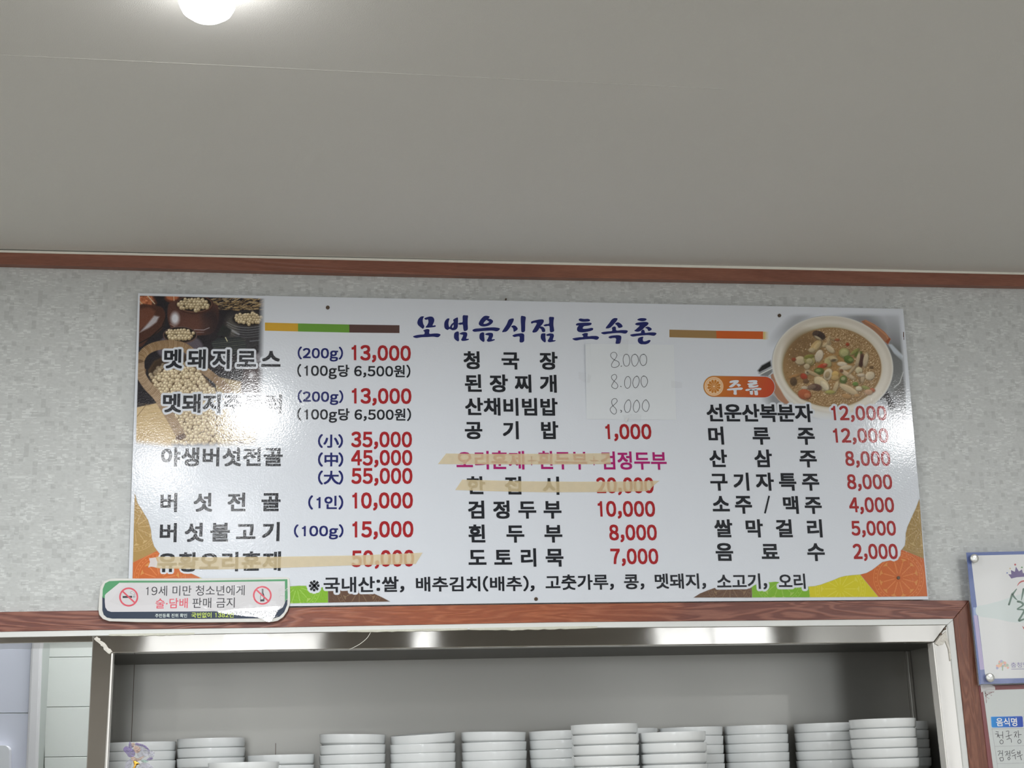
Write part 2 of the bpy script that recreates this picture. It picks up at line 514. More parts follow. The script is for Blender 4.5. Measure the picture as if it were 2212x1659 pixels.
# crown moulding and its caulk line
g = Geo(); g.slab([(-400, 535.5), (1106, 569.5), (2700, 603.5), (2700, 628.5), (2212, 618.5), (1106, 597.5), (600, 586.5), (0, 570.5), (-400, 560)], -0.020, 0.0)
struct(g.obj('trim_1', M['crown'], bevel=0.001))
g = Geo(); g.slab([(-400, 531.5), (1106, 564.5), (2700, 598.5), (2700, 603.5), (1106, 569.5), (-400, 536)], -0.0215, -0.001)
struct(g.obj('trim_2', M['bead']))

# wood architrave above and right of the openings (mitred), white bead below it
g = Geo(); g.slab([(-300, 1326.5), (212, 1318.6), (1000, 1307), (1912, 1296.6), (2093, 1297), (2060, 1336.5), (1780, 1338.7), (1200, 1344), (600, 1355), (212, 1360.6), (-300, 1370)], -0.012, 0.0)
wt = struct(g.obj('trim_3', M['wood'], bevel=0.0012))
g = Geo(); g.slab([(2093.6, 1297), (2138, 1672), (2161, 1850), (2118, 1850), (2096.5, 1672), (2060.4, 1337)], -0.012, 0.0)
struct(g.obj('trim_4', M['woodv'], bevel=0.0012))
g = Geo(); g.slab([(-300, 1370), (212, 1360.8), (600, 1355.2), (1200, 1344.2), (1780, 1339), (2060, 1336.7), (2046, 1349), (1780, 1351.5), (1200, 1356.5), (600, 1366.8), (212, 1373), (-300, 1382)], -0.010, 0.004)
struct(g.obj('trim_5', M['pvc'], bevel=0.003))
g = Geo(); g.slab([(2060, 1336.9), (2096, 1672), (2116, 1850), (2102, 1850), (2083, 1672), (2046.4, 1349)], -0.010, 0.004)
struct(g.obj('trim_6', M['pvc'], bevel=0.003))

# ------------------------------------------------------------------ kitchen behind the hatch
YK = 0.95
g = Geo(); g.box((XL, YK, 0), (XR, YK + 0.1, ZC)); kw = struct(g.obj('wall_kitchen', M['grout']))
seams = [1204, 1311, 1418.5, 1526, 1634, 1742, 1850]
xa, xb = 88, 340
for i in range(len(seams) - 1):
    for (p0, p1) in ((96, 330), (331.5, 560)):
        g = Geo(); g.slab([(p0, seams[i] + 2 - 0.009 * (p0 - 96)), (p1, seams[i] + 2 - 0.009 * (p1 - 96)), (p1, seams[i + 1] + .9 - 0.009 * (p1 - 96)), (p0, seams[i + 1] + .9 - 0.009 * (p0 - 96))], YK - 0.008, YK + 0.002)
        g.obj('tile', M['tile'], kw, bevel=0.0012)
# projecting left part of the kitchen wall with its corner trim
xc0, xc1 = wx(57, 1659, YK - .16), wx(82, 1659, YK - .16)
g = Geo(); g.box((XL, YK - 0.15, 0), (wx(80, 1500, YK - .16), YK, ZC)); kp = struct(g.obj('wall_side', M['grout']))
for (y0, y1) in ((1130, 1266), (1267.5, 1400.5), (1402, 1539.5), (1541, 1680), (1681.5, 1820)):
    g = Geo(); g.slab([(-380, y0 + 2), (67 if y0 < 1539 else 62, y0), (61 if y0 < 1539 else 55, y1), (-380, y1 + 2)], YK - 0.155, YK - 0.149)
    g.obj('panel', M['lav'], kp, bevel=0.001)
g = Geo(); g.slab([(70, 1150), (97, 1150), (90, 1400), (80, 1680), (76, 1850), (50, 1850), (54, 1680), (66, 1400)], YK - 0.168, YK - 0.149)
struct(g.obj('trim_7', M['trimw'], bevel=0.006))
xk = wx(200, 1400, 0.0)
kl = empty('kitchen_fill_light', (-0.35, 0.62, ZC))  # unseen lamp added to brighten the kitchen tiles
tag(kl, 'flat white ceiling light added unseen over the kitchen behind the hatch', 'ceiling light')
g = Geo(); g.box((-0.9, 0.45, ZC - 0.03), (0.2, 0.75, ZC)); g.obj('housing', M['lampw'], kl)
g = Geo(); g.box((-0.88, 0.47, ZC - 0.034), (0.18, 0.73, ZC - 0.031)); g.obj('diffuser', M['kitchen_light'], kl)

# white wall box with a rounded corner on the lavender panel
pb = at(np.array(-40.), np.array(1700.), YK - .155)
wb = empty('wall_box', pb)
tag(wb, 'white rounded plastic box on the lavender kitchen panel, cut by the left frame edge', 'box')
rr = []
for (cx, cy, a0) in ((8, 1622, -90), (8, 1780, 0), (-100, 1780, 90), (-100, 1622, 180)):
    for k in range(7):
        a = math.radians(a0 + 15 * k); rr.append((cx + 12 * math.cos(a), cy + 12 * math.sin(a)))
g = Geo(); g.slab(rr, YK - 0.185, YK - 0.155); g.obj('cover', M['box'], wb, bevel=0.004)
g = Geo(); g.slab([(-90, 1640), (-20, 1640), (-20, 1760), (-90, 1760)], YK - 0.187, YK - 0.1851); g.obj('front_plate', M['lav'], wb, bevel=0.0005)

# steel head strip of the kitchen hatch
g = Geo(); g.slab([(-300, 1382), (200, 1373.3), (200.5, 1386.5), (-300, 1395.5)], -0.004, 0.13)
struct(g.obj('trim_8', M['steel'], bevel=0.001))

# ------------------------------------------------------------------ steel cabinet
cb = empty('steel_cabinet', (wx(1106, 1500), 0.18, Z_SH - 0.03))
tag(cb, 'built-in stainless steel bowl cabinet with a mitred frame under the menu board', 'cabinet')
fo = -0.006
g = Geo(); g.slab([(200.5, 1373.2), (600, 1366.8), (1200, 1356.6), (1780, 1351.6), (2046, 1349), (2017, 1387), (1780, 1389.5), (1200, 1396), (600, 1404.5), (241, 1410.5)], fo, 0.03)
g.obj('frame_top', M['steel'], cb, bevel=0.0015)
g = Geo(); g.slab([(200.2, 1373.6), (240.6, 1410.8), (227, 1672), (217, 1850), (176, 1850), (185.5, 1672)], fo, 0.03)
g.obj('frame_side', M['steel'], cb, bevel=0.0015)
g = Geo(); g.slab([(2046.3, 1349.4), (2083, 1672), (2103, 1850), (2068, 1850), (2049, 1672), (2017.3, 1387.4)], fo, 0.03)
g.obj('frame_side', M['steel'], cb, bevel=0.0015)
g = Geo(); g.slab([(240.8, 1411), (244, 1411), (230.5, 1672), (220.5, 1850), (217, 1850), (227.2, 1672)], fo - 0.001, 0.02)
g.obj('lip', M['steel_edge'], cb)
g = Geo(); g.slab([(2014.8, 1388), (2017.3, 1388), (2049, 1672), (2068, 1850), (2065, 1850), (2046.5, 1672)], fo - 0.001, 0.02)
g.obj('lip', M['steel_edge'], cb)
x0 = X_FL + 0.006
zt = wz(1106, 1398) + 0.004
YC = 0.36
x1 = wx(1971, 1550, YC) + 0.006
zb = Z_SH - 0.03
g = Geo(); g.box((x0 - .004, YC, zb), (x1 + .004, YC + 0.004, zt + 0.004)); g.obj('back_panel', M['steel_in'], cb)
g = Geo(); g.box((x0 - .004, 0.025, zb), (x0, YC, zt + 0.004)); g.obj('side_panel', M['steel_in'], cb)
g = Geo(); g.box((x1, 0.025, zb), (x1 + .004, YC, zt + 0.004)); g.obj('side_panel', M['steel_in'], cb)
g = Geo(); g.box((x0, 0.028, zt), (x1, YC, zt + 0.004)); g.obj('top_panel', M['steel_shade'], cb)
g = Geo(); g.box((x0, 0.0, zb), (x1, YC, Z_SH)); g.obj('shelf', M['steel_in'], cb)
for px in (285, 742, 596):
    X = wx(px, 1570, YC)
    g = Geo(); g.box((X - .0006, YC - .0008, Z_SH), (X + .0006, YC, Z_SH + 0.12 if px != 285 else zt)); g.obj('seam', M['screw'], cb)
g = Geo(); g.box((x1 - .010, YC - .012, Z_SH), (x1, YC, zt)); g.obj('corner_angle', M['steel_in'], cb, bevel=0.002)
# peeled protective film along the two mitres, and rivets
g = Geo()
rnd = random.Random(3)
P = []
for k in range(13):
    t = k / 12; cx, cy = 205 + 33 * t, 1376 + 34 * t
    P.append((cx + 4.5 + rnd.uniform(-1.5, 2.5), cy - 1.5 + rnd.uniform(-1.5, 1.5)))
for k in range(13):
    t = 1 - k / 12; cx, cy = 205 + 33 * t, 1376 + 34 * t
    P.append((cx - 2.5 + rnd.uniform(-2, 1.5), cy + 2.5 + rnd.uniform(-1.5, 2)))
g.slab(P, fo - 0.0035, fo); g.obj('peeling_film', M['film'], cb)
g = Geo(); g.slab([(2020, 1390), (2030, 1376), (2044, 1363), (2046, 1375), (2051, 1396), (2056, 1418), (2052.5, 1428), (2049, 1402), (2042, 1384), (2037, 1393), (2028, 1395)], fo - 0.0025, fo - 0.0002); g.obj('peeling_film', M['film'], cb)
for (px, py) in ((2041.5, 1358.5), (2032.5, 1369.5)):
    g = Geo(); g.slab(disc_px(px, py, 2.6, 12).tolist(), fo - 0.002, fo); g.obj('rivet', M['screw'], cb)
# runs of sealant between bead and frame
for (a, b, hh) in ((235, 420, 2.6), (750, 1010, 3.0), (1015, 1290, 5.0)):
    g = Geo(); top = []; bot = []
    for k in range(25):
        x = a + (b - a) * k / 24; yb = np.interp(x, [212, 600, 1200, 1780], [1373, 1366.8, 1356.5, 1351.5])
        top.append((x, yb - 3)); bot.append((x, yb + hh * (0.25 + 0.5 * rnd.random()) * math.sin(math.pi * (k + .5) / 25) + .5))
    g.slab(top + bot[::-1], -0.0115, -0.005); o = g.obj('sealant_strip', M['sealant'], None)
    tag(o, {235: 'yellowed sealant smear above the left corner of the steel frame', 750: 'thin sealant smear above the middle of the steel frame', 1015: 'thick ragged sealant smear on the bead above the steel frame, right of middle'}[a], 'sealant')
# a thin white thread hanging on the steel head
g = Geo(); add_stroke(g, [(801, 1365), (793, 1378), (779, 1390), (765, 1398), (755, 1402.5)], [1.2, 1.2, 1.1, 1, .8], fo - 0.0012)
M['thread'] = mat('white_thread', (0.8, 0.78, 0.72, 1), 0.6)
tag(g.obj('thread', M['thread']), 'thin curved white thread stuck to the steel frame head', 'thread')

# ------------------------------------------------------------------ lamps of the dining room
def bulb(px, py, label):
    p = atz(np.array(float(px)), np.array(float(py)), ZC - 0.036)
    return bulb_at(p[0], p[1], label, 0.85)


def bulb_at(bx, by, label, power=1.0):
    p = (bx, by)
    t = empty('ceiling_bulb', (p[0], p[1], ZC)); tag(t, label, 'light bulb')
    g = Geo(); n = 24; prof = [(0.0, 0.056), (0.012, 0.0545), (0.024, 0.050), (0.034, 0.041), (0.0385, 0.030), (0.040, 0.018), (0.0385, 0.006), (0.036, -0.006), (0.031, -0.016), (0.026, -0.022)]
    V = []; Fc = []
    for (r, z) in prof:
        for k in range(n):
            a = 2 * math.pi * k / n; V.append((p[0] + r * math.cos(a), p[1] + r * math.sin(a), ZC - 0.036 - z * 0.86 + 0.012))
    for i in range(len(prof) - 1):
        for k in range(n):
            Fc.append((i * n + k, i * n + (k + 1) % n, (i + 1) * n + (k + 1) % n, (i + 1) * n + k))
    g.add(V, Fc); g.obj('globe', M['bulb'], t, smooth=True)
    g = Geo(); V = []; Fc = []
    prof = [(0.043, ZC - 0.0002), (0.043, ZC - 0.006), (0.038, ZC - 0.010), (0.030, ZC - 0.012), (0.024, ZC - 0.02)]
    for (r, z) in prof:
        for k in range(n):
            a = 2 * math.pi * k / n; V.append((p[0] + r * math.cos(a), p[1] + r * math.sin(a), z))
    for i in range(len(prof) - 1):
        for k in range(n):
            Fc.append((i * n + (k + 1) % n, i * n + k, (i + 1) * n + k, (i + 1) * n + (k + 1) % n))
    g.add(V, Fc); g.obj('socket', M['lampw'], t, smooth=True)
    ld = bpy.data.lights.new('bulb_light', 'AREA'); ld.shape = 'DISK'; ld.size = 0.078; ld.energy = BULB_W * power; ld.color = (0.97, 0.985, 1.0)
    lo = bpy.data.objects.new('bulb_light', ld); C.objects.link(lo); lo.parent = t; lo.location = (0, 0, -0.0745)
    return t


YBD = -0.016     # face of the menu board
bulb(448, -8, 'glowing round bulb on the ceiling near the top edge of the photo')


def mirrored(px, py):
    "ceiling place whose mirror image the glossy board shows at pixel (px, py)"
    p = atz(np.array(float(px)), np.array(float(py)), ZC - 0.0745)
    return p[0], 2 * YBD - p[1]


for (px, py, lb) in ((345, 1012, 'ceiling bulb mirrored at the left edge of the menu board'), (490, 1118, 'ceiling bulb mirrored low in the left of the menu board'), (1958, 932, 'ceiling bulb mirrored at the right edge of the menu board')):
    bulb_at(*mirrored(px, py), lb, 0.42)
for (x, y, lb) in ((-2.4, -1.4, 'added fill bulb left of the photo, near the front wall'), (-2.6, -4.6, 'added fill bulb far left of the photo'), (3.2, -3.2, 'added fill bulb right of the photo, near the right wall'), (-2.0, -6.0, 'added fill bulb behind the photographer, near the back wall')):
    bulb_at(x, y, lb, 1.1 if y > -2 else 1.9)  # unseen bulbs added to light the front wall more evenly

# windows in the wall behind the photographer
for i, (xa, xb, za, zb_, panes) in enumerate((
        (-1.06, 0.20, 0.9, 2.45, ((-1.02, -0.52, 0.8), (-0.49, -0.24, 2.6), (-0.21, 0.16, 0.9))),
        (0.80, 0.96, 1.5, 2.45, ((0.82, 0.94, 1.3),)),
        (2.50, 3.42, 0.9, 2.45, ((2.54, 2.94, 1.0), (2.97, 3.38, 1.25))))):
    g = Geo(); g.box((xa, YB, za), (xb, YB + 0.02, zb_)); wo = struct(g.obj('window_%d' % (i + 1), M['winframe']))
    for (u0, u1, lv) in panes:
        g = Geo(); g.box((u0, YB + 0.021, 2.06), (u1, YB + 0.024, zb_ - .04))
        g.obj('pane', mat('bright_window', (1, 1, 1, 1), 0.5, emit=((0.93, 0.97, 1.0, 1), WINDOW_L * lv)), wo)
        g = Geo(); g.box((u0, YB + 0.021, za + .04), (u1, YB + 0.024, 2.02))
        g.obj('pane', M['window'], wo)  # lower panes added brighter to throw light into the cabinet
g = Geo(); g.box((XR - .02, -5.6, 0.9), (XR, -4.0, 2.4)); wo = struct(g.obj('window_4', M['winframe']))
for (u0, u1) in ((-5.57, -4.82), (-4.78, -4.03)):
    g = Geo(); g.box((XR - .024, u0, .94), (XR - .021, u1, 2.36)); g.obj('pane', M['window_side'], wo)

# ------------------------------------------------------------------ menu board
mb_c = at(np.array(1140.), np.array(1302.), YBD)
board = empty('menu_board', (mb_c[0], YBD, mb_c[2]))
tag(board, 'long glossy white Korean menu board with food photos and red prices', 'menu board')
CT = [(298, 633), (1100, 649.5), (1951, 667), (2006, 1295), (1190, 1302), (627, 1309.5), (275, 1315)]
g = Geo(); g.slab(CT, YBD, -0.010); g.obj('panel', M['board'], board, bevel=0.0006)
g = Geo()
for (px, py) in ((700, 700), (1684, 720), (1158, 1260), (1941, 1230), (330, 700), (330, 1200)):
    c = at(np.array(float(px)), np.array(float(py)), -0.010)
    g = Geo(); g.box((c[0] - .02, -0.010, c[2] - .02), (c[0] + .02, -0.0004, c[2] + .02)); g.obj('spacer', M['lampw'], board)
for (px, py, r) in ((708, 664, 4.2), (1684, 681.3, 3.8), (1158, 1293.8, 4.0), (1941.2, 1248, 3.6)):
    g = Geo(); g.slab(disc_px(px, py, r, 14).tolist(), YBD - 0.0018, YBD); g.obj('screw', M['screw'], board, bevel=0.0006)
Y1, Y2, Y3 = YBD - 0.00025, YBD - 0.0004, YBD - 0.00055

# colour bars
for m_, q in (('bar_yellow', [(560, 696.5), (643.8, 698.6), (643.8, 716), (560, 714)]), ('bar_green', [(643.8, 698.6), (754.5, 701), (754.5, 718.4), (643.8, 716)]),
              ('bar_brown', [(754.5, 701), (863, 702.5), (863, 719.5), (754.5, 718.4)]), ('bar_tan', [(1446, 712), (1547, 714.5), (1548, 731), (1446, 728.5)]),
              ('bar_orange', [(1547, 714.5), (1649, 716), (1649, 732.6), (1548, 731)]), ('bar_brown2', [(1900, 717.2), (1952.5, 717.2), (1953, 734), (1900, 734)])):
    g = Geo(); flat_polys(g, [q], Y1 + 0.0001); g.obj('colour_bar', M[m_], board)

# --- written lines: (text, x left, y bottom left, x right, y bottom right, ink height, material, character width or None, halo)
LN = [
    ('멧돼지로스', 354, 796, 606.5, 797.5, 42, 'black', 41, 1), ('멧돼지주물럭', 351.3, 891, 609, 893.5, 41, 'black', 41, 1),
    ('야생버섯전골', 347.3, 1007.4, 610.8, 1007.4, 41, 'black', 41, 0), ('버섯전골', 346, 1106.3, 606.3, 1104.5, 41, 'black', 41, 0),
    ('버섯불고기', 344.6, 1171.6, 604.3, 1169, 41.5, 'black', 41, 0), ('유황오리훈제', 340, 1236, 607, 1233, 42.5, 'black', 41, 1),
    ('청국장', 1001, 797.5, 1205, 799, 39, 'black', 38, 0), ('된장찌개', 1003.7, 847, 1203, 848.3, 38.7, 'black', 38, 0),
    ('산채비빔밥', 1004.3, 897.3, 1205, 898.5, 38.5, 'black', 38, 0), ('공기밥', 1003.7, 948.7, 1206.6, 949, 39, 'black', 38, 0),
    ('한접시', 1008.3, 1068.3, 1208.5, 1069, 39.5, 'black', 38, 0), ('검정두부', 1010.8, 1120.8, 1213.4, 1120.3, 39.5, 'black', 38.5, 0),
    ('흰두부', 1011.6, 1172.6, 1215.2, 1172, 39.5, 'black', 38.5, 0), ('도토리묵', 1011.6, 1225, 1217.7, 1224, 40, 'black', 38.5, 0),
    ('선운산복분자', 1525.4, 911, 1757.3, 912, 39, 'black', 37.5, 1), ('머루주', 1529.4, 960.3, 1761.3, 961, 39, 'black', 37.5, 0),
    ('산삼주', 1531.5, 1009.7, 1765.6, 1009.7, 38.7, 'black', 37.5, 0), ('구기자특주', 1533.4, 1060, 1771, 1060, 39, 'black', 37.5, 0),
    ('쌀막걸리', 1542.4, 1161, 1777.5, 1161, 39.3, 'black', 37.5, 0), ('음료수', 1545, 1212, 1783, 1212, 39, 'black', 38, 0),
    ('소주', 1538.3, 1109.6, 1625.7, 1109.8, 38.5, 'black', 37.5, 0), ('맥주', 1691, 1110, 1776.5, 1110.2, 38.7, 'black', 37, 0), 
    ('(200g)', 642.9, 780.5, 741, 781, 32, 'navy', None, 0), ('(200g)', 643, 874.3, 741.6, 875, 32, 'navy', None, 0),
    ('(小)', 686.8, 967.5, 741, 967.5, 29.7, 'navy', None, 0), ('(中)', 686.8, 1008, 741.6, 1008, 30.8, 'navy', None, 0), ('(大)', 686.8, 1046.8, 741.6, 1046.8, 30.4, 'navy', None, 0),
    ('(1인)', 665.6, 1100.7, 741.6, 1100.7, 30.7, 'navy', None, 0), ('(100g)', 634.7, 1165.3, 742, 1165, 32.6, 'navy', None, 0),
    ('(100g당 6,500원)', 642, 818.4, 886.6, 820.3, 32.3, 'black', None, 0), ('(100g당 6,500원)', 642, 912.8, 888, 913.8, 32, 'black', None, 0),
    ('13,000', 759.5, 782.4, 887.5, 784, 37.6, 'red', None, 0), ('13,000', 760, 876, 888.8, 876.8, 38, 'red', None, 0),
    ('35,000', 758.6, 970.4, 890, 970.6, 38.3, 'red', None, 0), ('45,000', 758.6, 1009.8, 890.6, 1009.8, 38, 'red', None, 0), ('55,000', 759, 1049.5, 891, 1049.5, 38.8, 'red', None, 0),
    ('10,000', 761, 1103, 892, 1102.6, 39.4, 'red', None, 0), ('15,000', 761.3, 1165.6, 893, 1165, 39.8, 'red', None, 0), ('50,000', 759.2, 1229.3, 894.8, 1228, 40.5, 'red', None, 0),
    ('1,000', 1307.4, 953, 1407.9, 953, 37.3, 'red', None, 0), ('20,000', 1288, 1069.8, 1413, 1069.8, 38.8, 'red', None, 0), ('10,000', 1291, 1120.5, 1416, 1120.5, 38.5, 'red', None, 0),
    ('8,000', 1315.4, 1171.5, 1419.8, 1171.5, 38.5, 'red', None, 0), ('7,000', 1318.4, 1223, 1423, 1223, 38.3, 'red', None, 0),
    ('12,000', 1795.3, 912, 1916.5, 912, 35.6, 'red2', None, 1), ('12,000', 1799.2, 960.4, 1920.7, 960.4, 35.6, 'red2', None, 0), ('8,000', 1825, 1010.5, 1924.8, 1010.5, 36.3, 'red2', None, 0),
    ('8,000', 1829, 1060.9, 1928.9, 1060.9, 36.5, 'red2', None, 0), ('4,000', 1833.4, 1111, 1933, 1111, 37, 'red2', None, 0), ('5,000', 1838, 1161, 1937, 1161, 36.3, 'red2', None, 0),
    ('2,000', 1842, 1212, 1941, 1212, 37.6, 'red2', None, 1),
    ('오리훈제', 985.6, 1014, 1133, 1014.2, 40.5, 'magenta', None, 0), ('+', 1139, 1005, 1157.5, 1005, 20, 'magenta', None, 0), ('흰두부', 1162, 1014, 1269.5, 1014.6, 40, 'magenta', None, 0),
    ('+', 1274, 1005, 1292, 1005, 20, 'magenta', None, 0), ('검정두부', 1297.5, 1014.6, 1441, 1014.8, 39.5, 'magenta', None, 0),
    ('※', 667, 1277.6, 690.3, 1277.2, 24, 'black', None, 1), ('국내산:쌀,', 699, 1281.5, 873.4, 1279.5, 35, 'black', None, 1), ('배추김치(배추),', 898.3, 1279, 1155, 1277.5, 34, 'black', None, 0),
    ('고춧가루,', 1177.9, 1276, 1326.5, 1274.3, 34.5, 'black', None, 0), ('콩,', 1347.6, 1274, 1392.4, 1273.6, 33, 'black', None, 0), ('멧돼지,', 1414, 1273, 1525.8, 1272.6, 34, 'black', None, 0),
    ('소고기,', 1548, 1274, 1658, 1273, 34.5, 'black', None, 1), ('오리', 1681, 1272, 1740.9, 1272, 33, 'black', None, 1),
]
OFF = {'black': 0.029, 'red': 0.029, 'red2': 0.027, 'navy': 0.025, 'magenta': 0.023}
HALO = []
for (s, xl, yl, xr, yr, h, mm, cw, halo) in LN:
    off = OFF[mm]
    small = h < 36 and mm == 'black'
    if small: off = 0.021
    if len(s) == 1 and s != '/': off = 0.010
    if halo: HALO += [(X, Yp, f) for cp, f in text_px(s, xl, yl, xr, yr, h, Y3, cw, off) for X, Yp in cp[:1]]
    if cw:
        gs = []; text_geo(gs, s, xl, yl, xr, yr, h, Y3, cw, off)
        for gg in gs: gg.obj('letter', M[mm], board)
        continue
    g = Geo(); text_geo(g, s, xl, yl, xr, yr, h, Y3, cw, off)
    g.obj('price_text' if mm in ('red', 'red2') else 'dish_text' if mm == 'magenta' else 'note_text', M[mm], board)

g = Geo(); add_stroke(g, [(1652.3, 1109), (1661.5, 1071)], 3.8, Y3, smooth=False, caps=False); g.obj('slash', M['black'], board)
# --- brush-written title
A_, B_ = (880, 670, 7.9), (1150, 670, 7.9)
TITLE = [
    (A_, [(285, 108), (235, 108), (190, 150), (170, 210), (185, 255), (230, 295), (268, 316), (290, 275), (272, 235), (262, 180), (272, 130)]),
    (A_, [(290, 140), (340, 118), (390, 108), (435, 118), (458, 155), (455, 200), (430, 260), (470, 258), (487, 270), (470, 285), (420, 292), (350, 298), (310, 292), (340, 250), (358, 205), (350, 160), (315, 165)]),
    (A_, [(270, 350), (310, 328), (350, 322), (378, 340), (375, 400), (450, 398), (520, 398), (565, 415), (550, 445), (515, 462), (440, 452), (350, 458), (240, 462), (150, 475), (95, 452), (140, 430), (210, 418), (285, 410), (292, 370)]),
    (A_, [(718, 145), (680, 145), (640, 190), (628, 250), (640, 310), (685, 338), (720, 320), (770, 342), (830, 330), (858, 290), (862, 230), (862, 130), (825, 135), (782, 165), (790, 205), (750, 240), (718, 290), (702, 240), (706, 190)]),
    (A_, [(945, 95), (1000, 88), (1035, 95), (1030, 150), (1028, 230), (1032, 320), (1010, 348), (970, 355), (955, 320), (945, 248), (900, 250), (862, 232), (900, 212), (942, 200)]),
    (A_, [(870, 365), (835, 368), (800, 400), (798, 470), (820, 505), (865, 532), (882, 510), (878, 450), (880, 395)]),
    (A_, [(890, 400), (930, 378), (975, 372), (1015, 385), (1022, 425), (1005, 485), (1045, 488), (1045, 505), (1000, 520), (940, 525), (918, 505), (935, 470), (950, 425), (915, 415)]),
    (A_, [(1405, 110), (1340, 95), (1290, 115), (1240, 175), (1218, 235), (1250, 268), (1310, 278), (1390, 262), (1445, 225), (1462, 185), (1430, 155), (1385, 142)]),
    (A_, [(1110, 345), (1150, 318), (1250, 308), (1380, 296), (1500, 294), (1578, 312), (1560, 345), (1520, 360), (1440, 348), (1300, 355), (1200, 365), (1140, 368)]),
    (A_, [(1300, 380), (1265, 382), (1235, 410), (1230, 475), (1255, 515), (1300, 542), (1318, 515), (1312, 450), (1312, 400)]),
    (A_, [(1325, 410), (1365, 390), (1410, 385), (1455, 395), (1462, 440), (1440, 495), (1485, 495), (1490, 510), (1440, 530), (1380, 538), (1355, 515), (1375, 480), (1388, 435), (1350, 425)]),
    (A_, [(1810, 142), (1760, 148), (1725, 170), (1690, 250), (1618, 365), (1650, 372), (1700, 358), (1760, 280), (1800, 210), (1815, 170)]),
    (A_, [(1770, 280), (1800, 262), (1835, 262), (1870, 290), (1882, 325), (1850, 355), (1815, 368), (1808, 325), (1795, 300)]),
    (A_, [(1940, 105), (1975, 100), (2020, 120), (2012, 200), (2010, 320), (2005, 360), (1975, 378), (1945, 365), (1940, 280), (1935, 180)]),
    (A_, [(1792, 435), (1830, 412), (1900, 398), (1960, 395), (1992, 415), (1995, 460), (1990, 530), (1950, 552), (1915, 538), (1918, 470), (1905, 448), (1860, 452), (1825, 458)]),
    (B_, [(-23, 212), (-10, 190), (60, 170), (130, 158), (185, 162), (195, 195), (170, 240), (140, 275), (100, 340), (70, 372), (20, 382), (0, 365), (30, 310), (75, 225), (30, 215), (-10, 228)]),
    (B_, [(130, 280), (165, 280), (200, 300), (218, 330), (215, 368), (170, 370), (150, 325), (115, 300)]),
    (B_, [(285, 125), (330, 115), (370, 125), (362, 180), (360, 260), (372, 350), (350, 370), (315, 378), (298, 350), (288, 272), (220, 275), (190, 258), (230, 238), (285, 225)]),
    (B_, [(215, 395), (180, 395), (150, 410), (143, 470), (165, 515), (212, 550), (230, 525), (222, 460), (225, 410)]),
    (B_, [(235, 420), (270, 402), (310, 395), (355, 405), (368, 440), (350, 508), (395, 512), (385, 530), (330, 543), (280, 545), (262, 520), (285, 480), (298, 440), (255, 440)]),
    (B_, [(790, 160), (820, 142), (880, 150), (950, 148), (985, 168), (970, 190), (910, 197), (840, 195), (800, 178)]),
    (B_, [(742, 245), (770, 222), (850, 215), (950, 212), (1008, 220), (1000, 250), (950, 265), (880, 275), (862, 315), (940, 315), (1010, 302), (1040, 318), (1020, 345), (950, 365), (860, 378), (790, 370), (762, 335), (770, 290), (790, 262), (755, 262)]),
    (B_, [(845, 415), (890, 392), (935, 390), (948, 405), (945, 445), (1020, 440), (1100, 442), (1137, 465), (1120, 495), (1090, 505), (1020, 492), (920, 495), (820, 505), (740, 518), (682, 490), (720, 475), (800, 462), (865, 458), (862, 430)]),
    (B_, [(1452, 142), (1400, 135), (1355, 160), (1320, 210), (1253, 298), (1270, 312), (1330, 298), (1390, 240), (1440, 180)]),
    (B_, [(1412, 232), (1440, 212), (1475, 210), (1520, 240), (1540, 278), (1510, 298), (1470, 300), (1445, 262)]),
    (B_, [(1358, 300), (1400, 278), (1425, 295), (1435, 345), (1520, 340), (1600, 342), (1628, 355), (1615, 385), (1580, 400), (1500, 388), (1400, 392), (1300, 402), (1220, 412), (1172, 388), (1210, 372), (1290, 362), (1360, 352)]),
    (B_, [(1298, 460), (1340, 438), (1420, 428), (1480, 428), (1515, 445), (1515, 500), (1500, 560), (1475, 572), (1422, 568), (1430, 500), (1415, 475), (1370, 475), (1330, 482)]),
    (B_, [(1790, 165), (1830, 140), (1880, 135), (1930, 140), (1950, 158), (1920, 182), (1860, 188)]),
    (B_, [(1752, 240), (1785, 215), (1860, 205), (1930, 200), (1980, 215), (1970, 250), (1920, 290), (1860, 345), (1800, 368), (1740, 352), (1770, 325), (1830, 265), (1790, 258)]),
    (B_, [(1925, 300), (1960, 282), (2000, 290), (2038, 320), (2020, 345), (1982, 355), (1960, 320)]),
    (B_, [(1855, 360), (1885, 332), (1915, 350), (1925, 385), (2000, 380), (2080, 380), (2118, 395), (2100, 425), (2065, 437), (1980, 425), (1880, 430), (1790, 440), (1710, 450), (1668, 425), (1710, 408), (1790, 398), (1852, 388)]),
    (B_, [(1892, 455), (1850, 458), (1808, 480), (1800, 530), (1830, 570), (1890, 588), (1960, 575), (2000, 550), (2017, 515), (1985, 510), (1940, 528), (1895, 530), (1885, 495)]),
]


def trace(polys, Y, m, name, parent, holes=()):
    g = Geo(); ps = []; hs = {}
    for i, (o, P) in enumerate(polys):
        Q = np.array(P, float) / o[2] + np.array(o[:2])
        ps.append(catmull(Q, 4))
    for (i, o, P) in holes:
        hs[i] = catmull(np.array(P, float) / o[2] + np.array(o[:2]), 4)
    flat_polys(g, ps, Y, hs)
    return g.obj(name, m, parent)


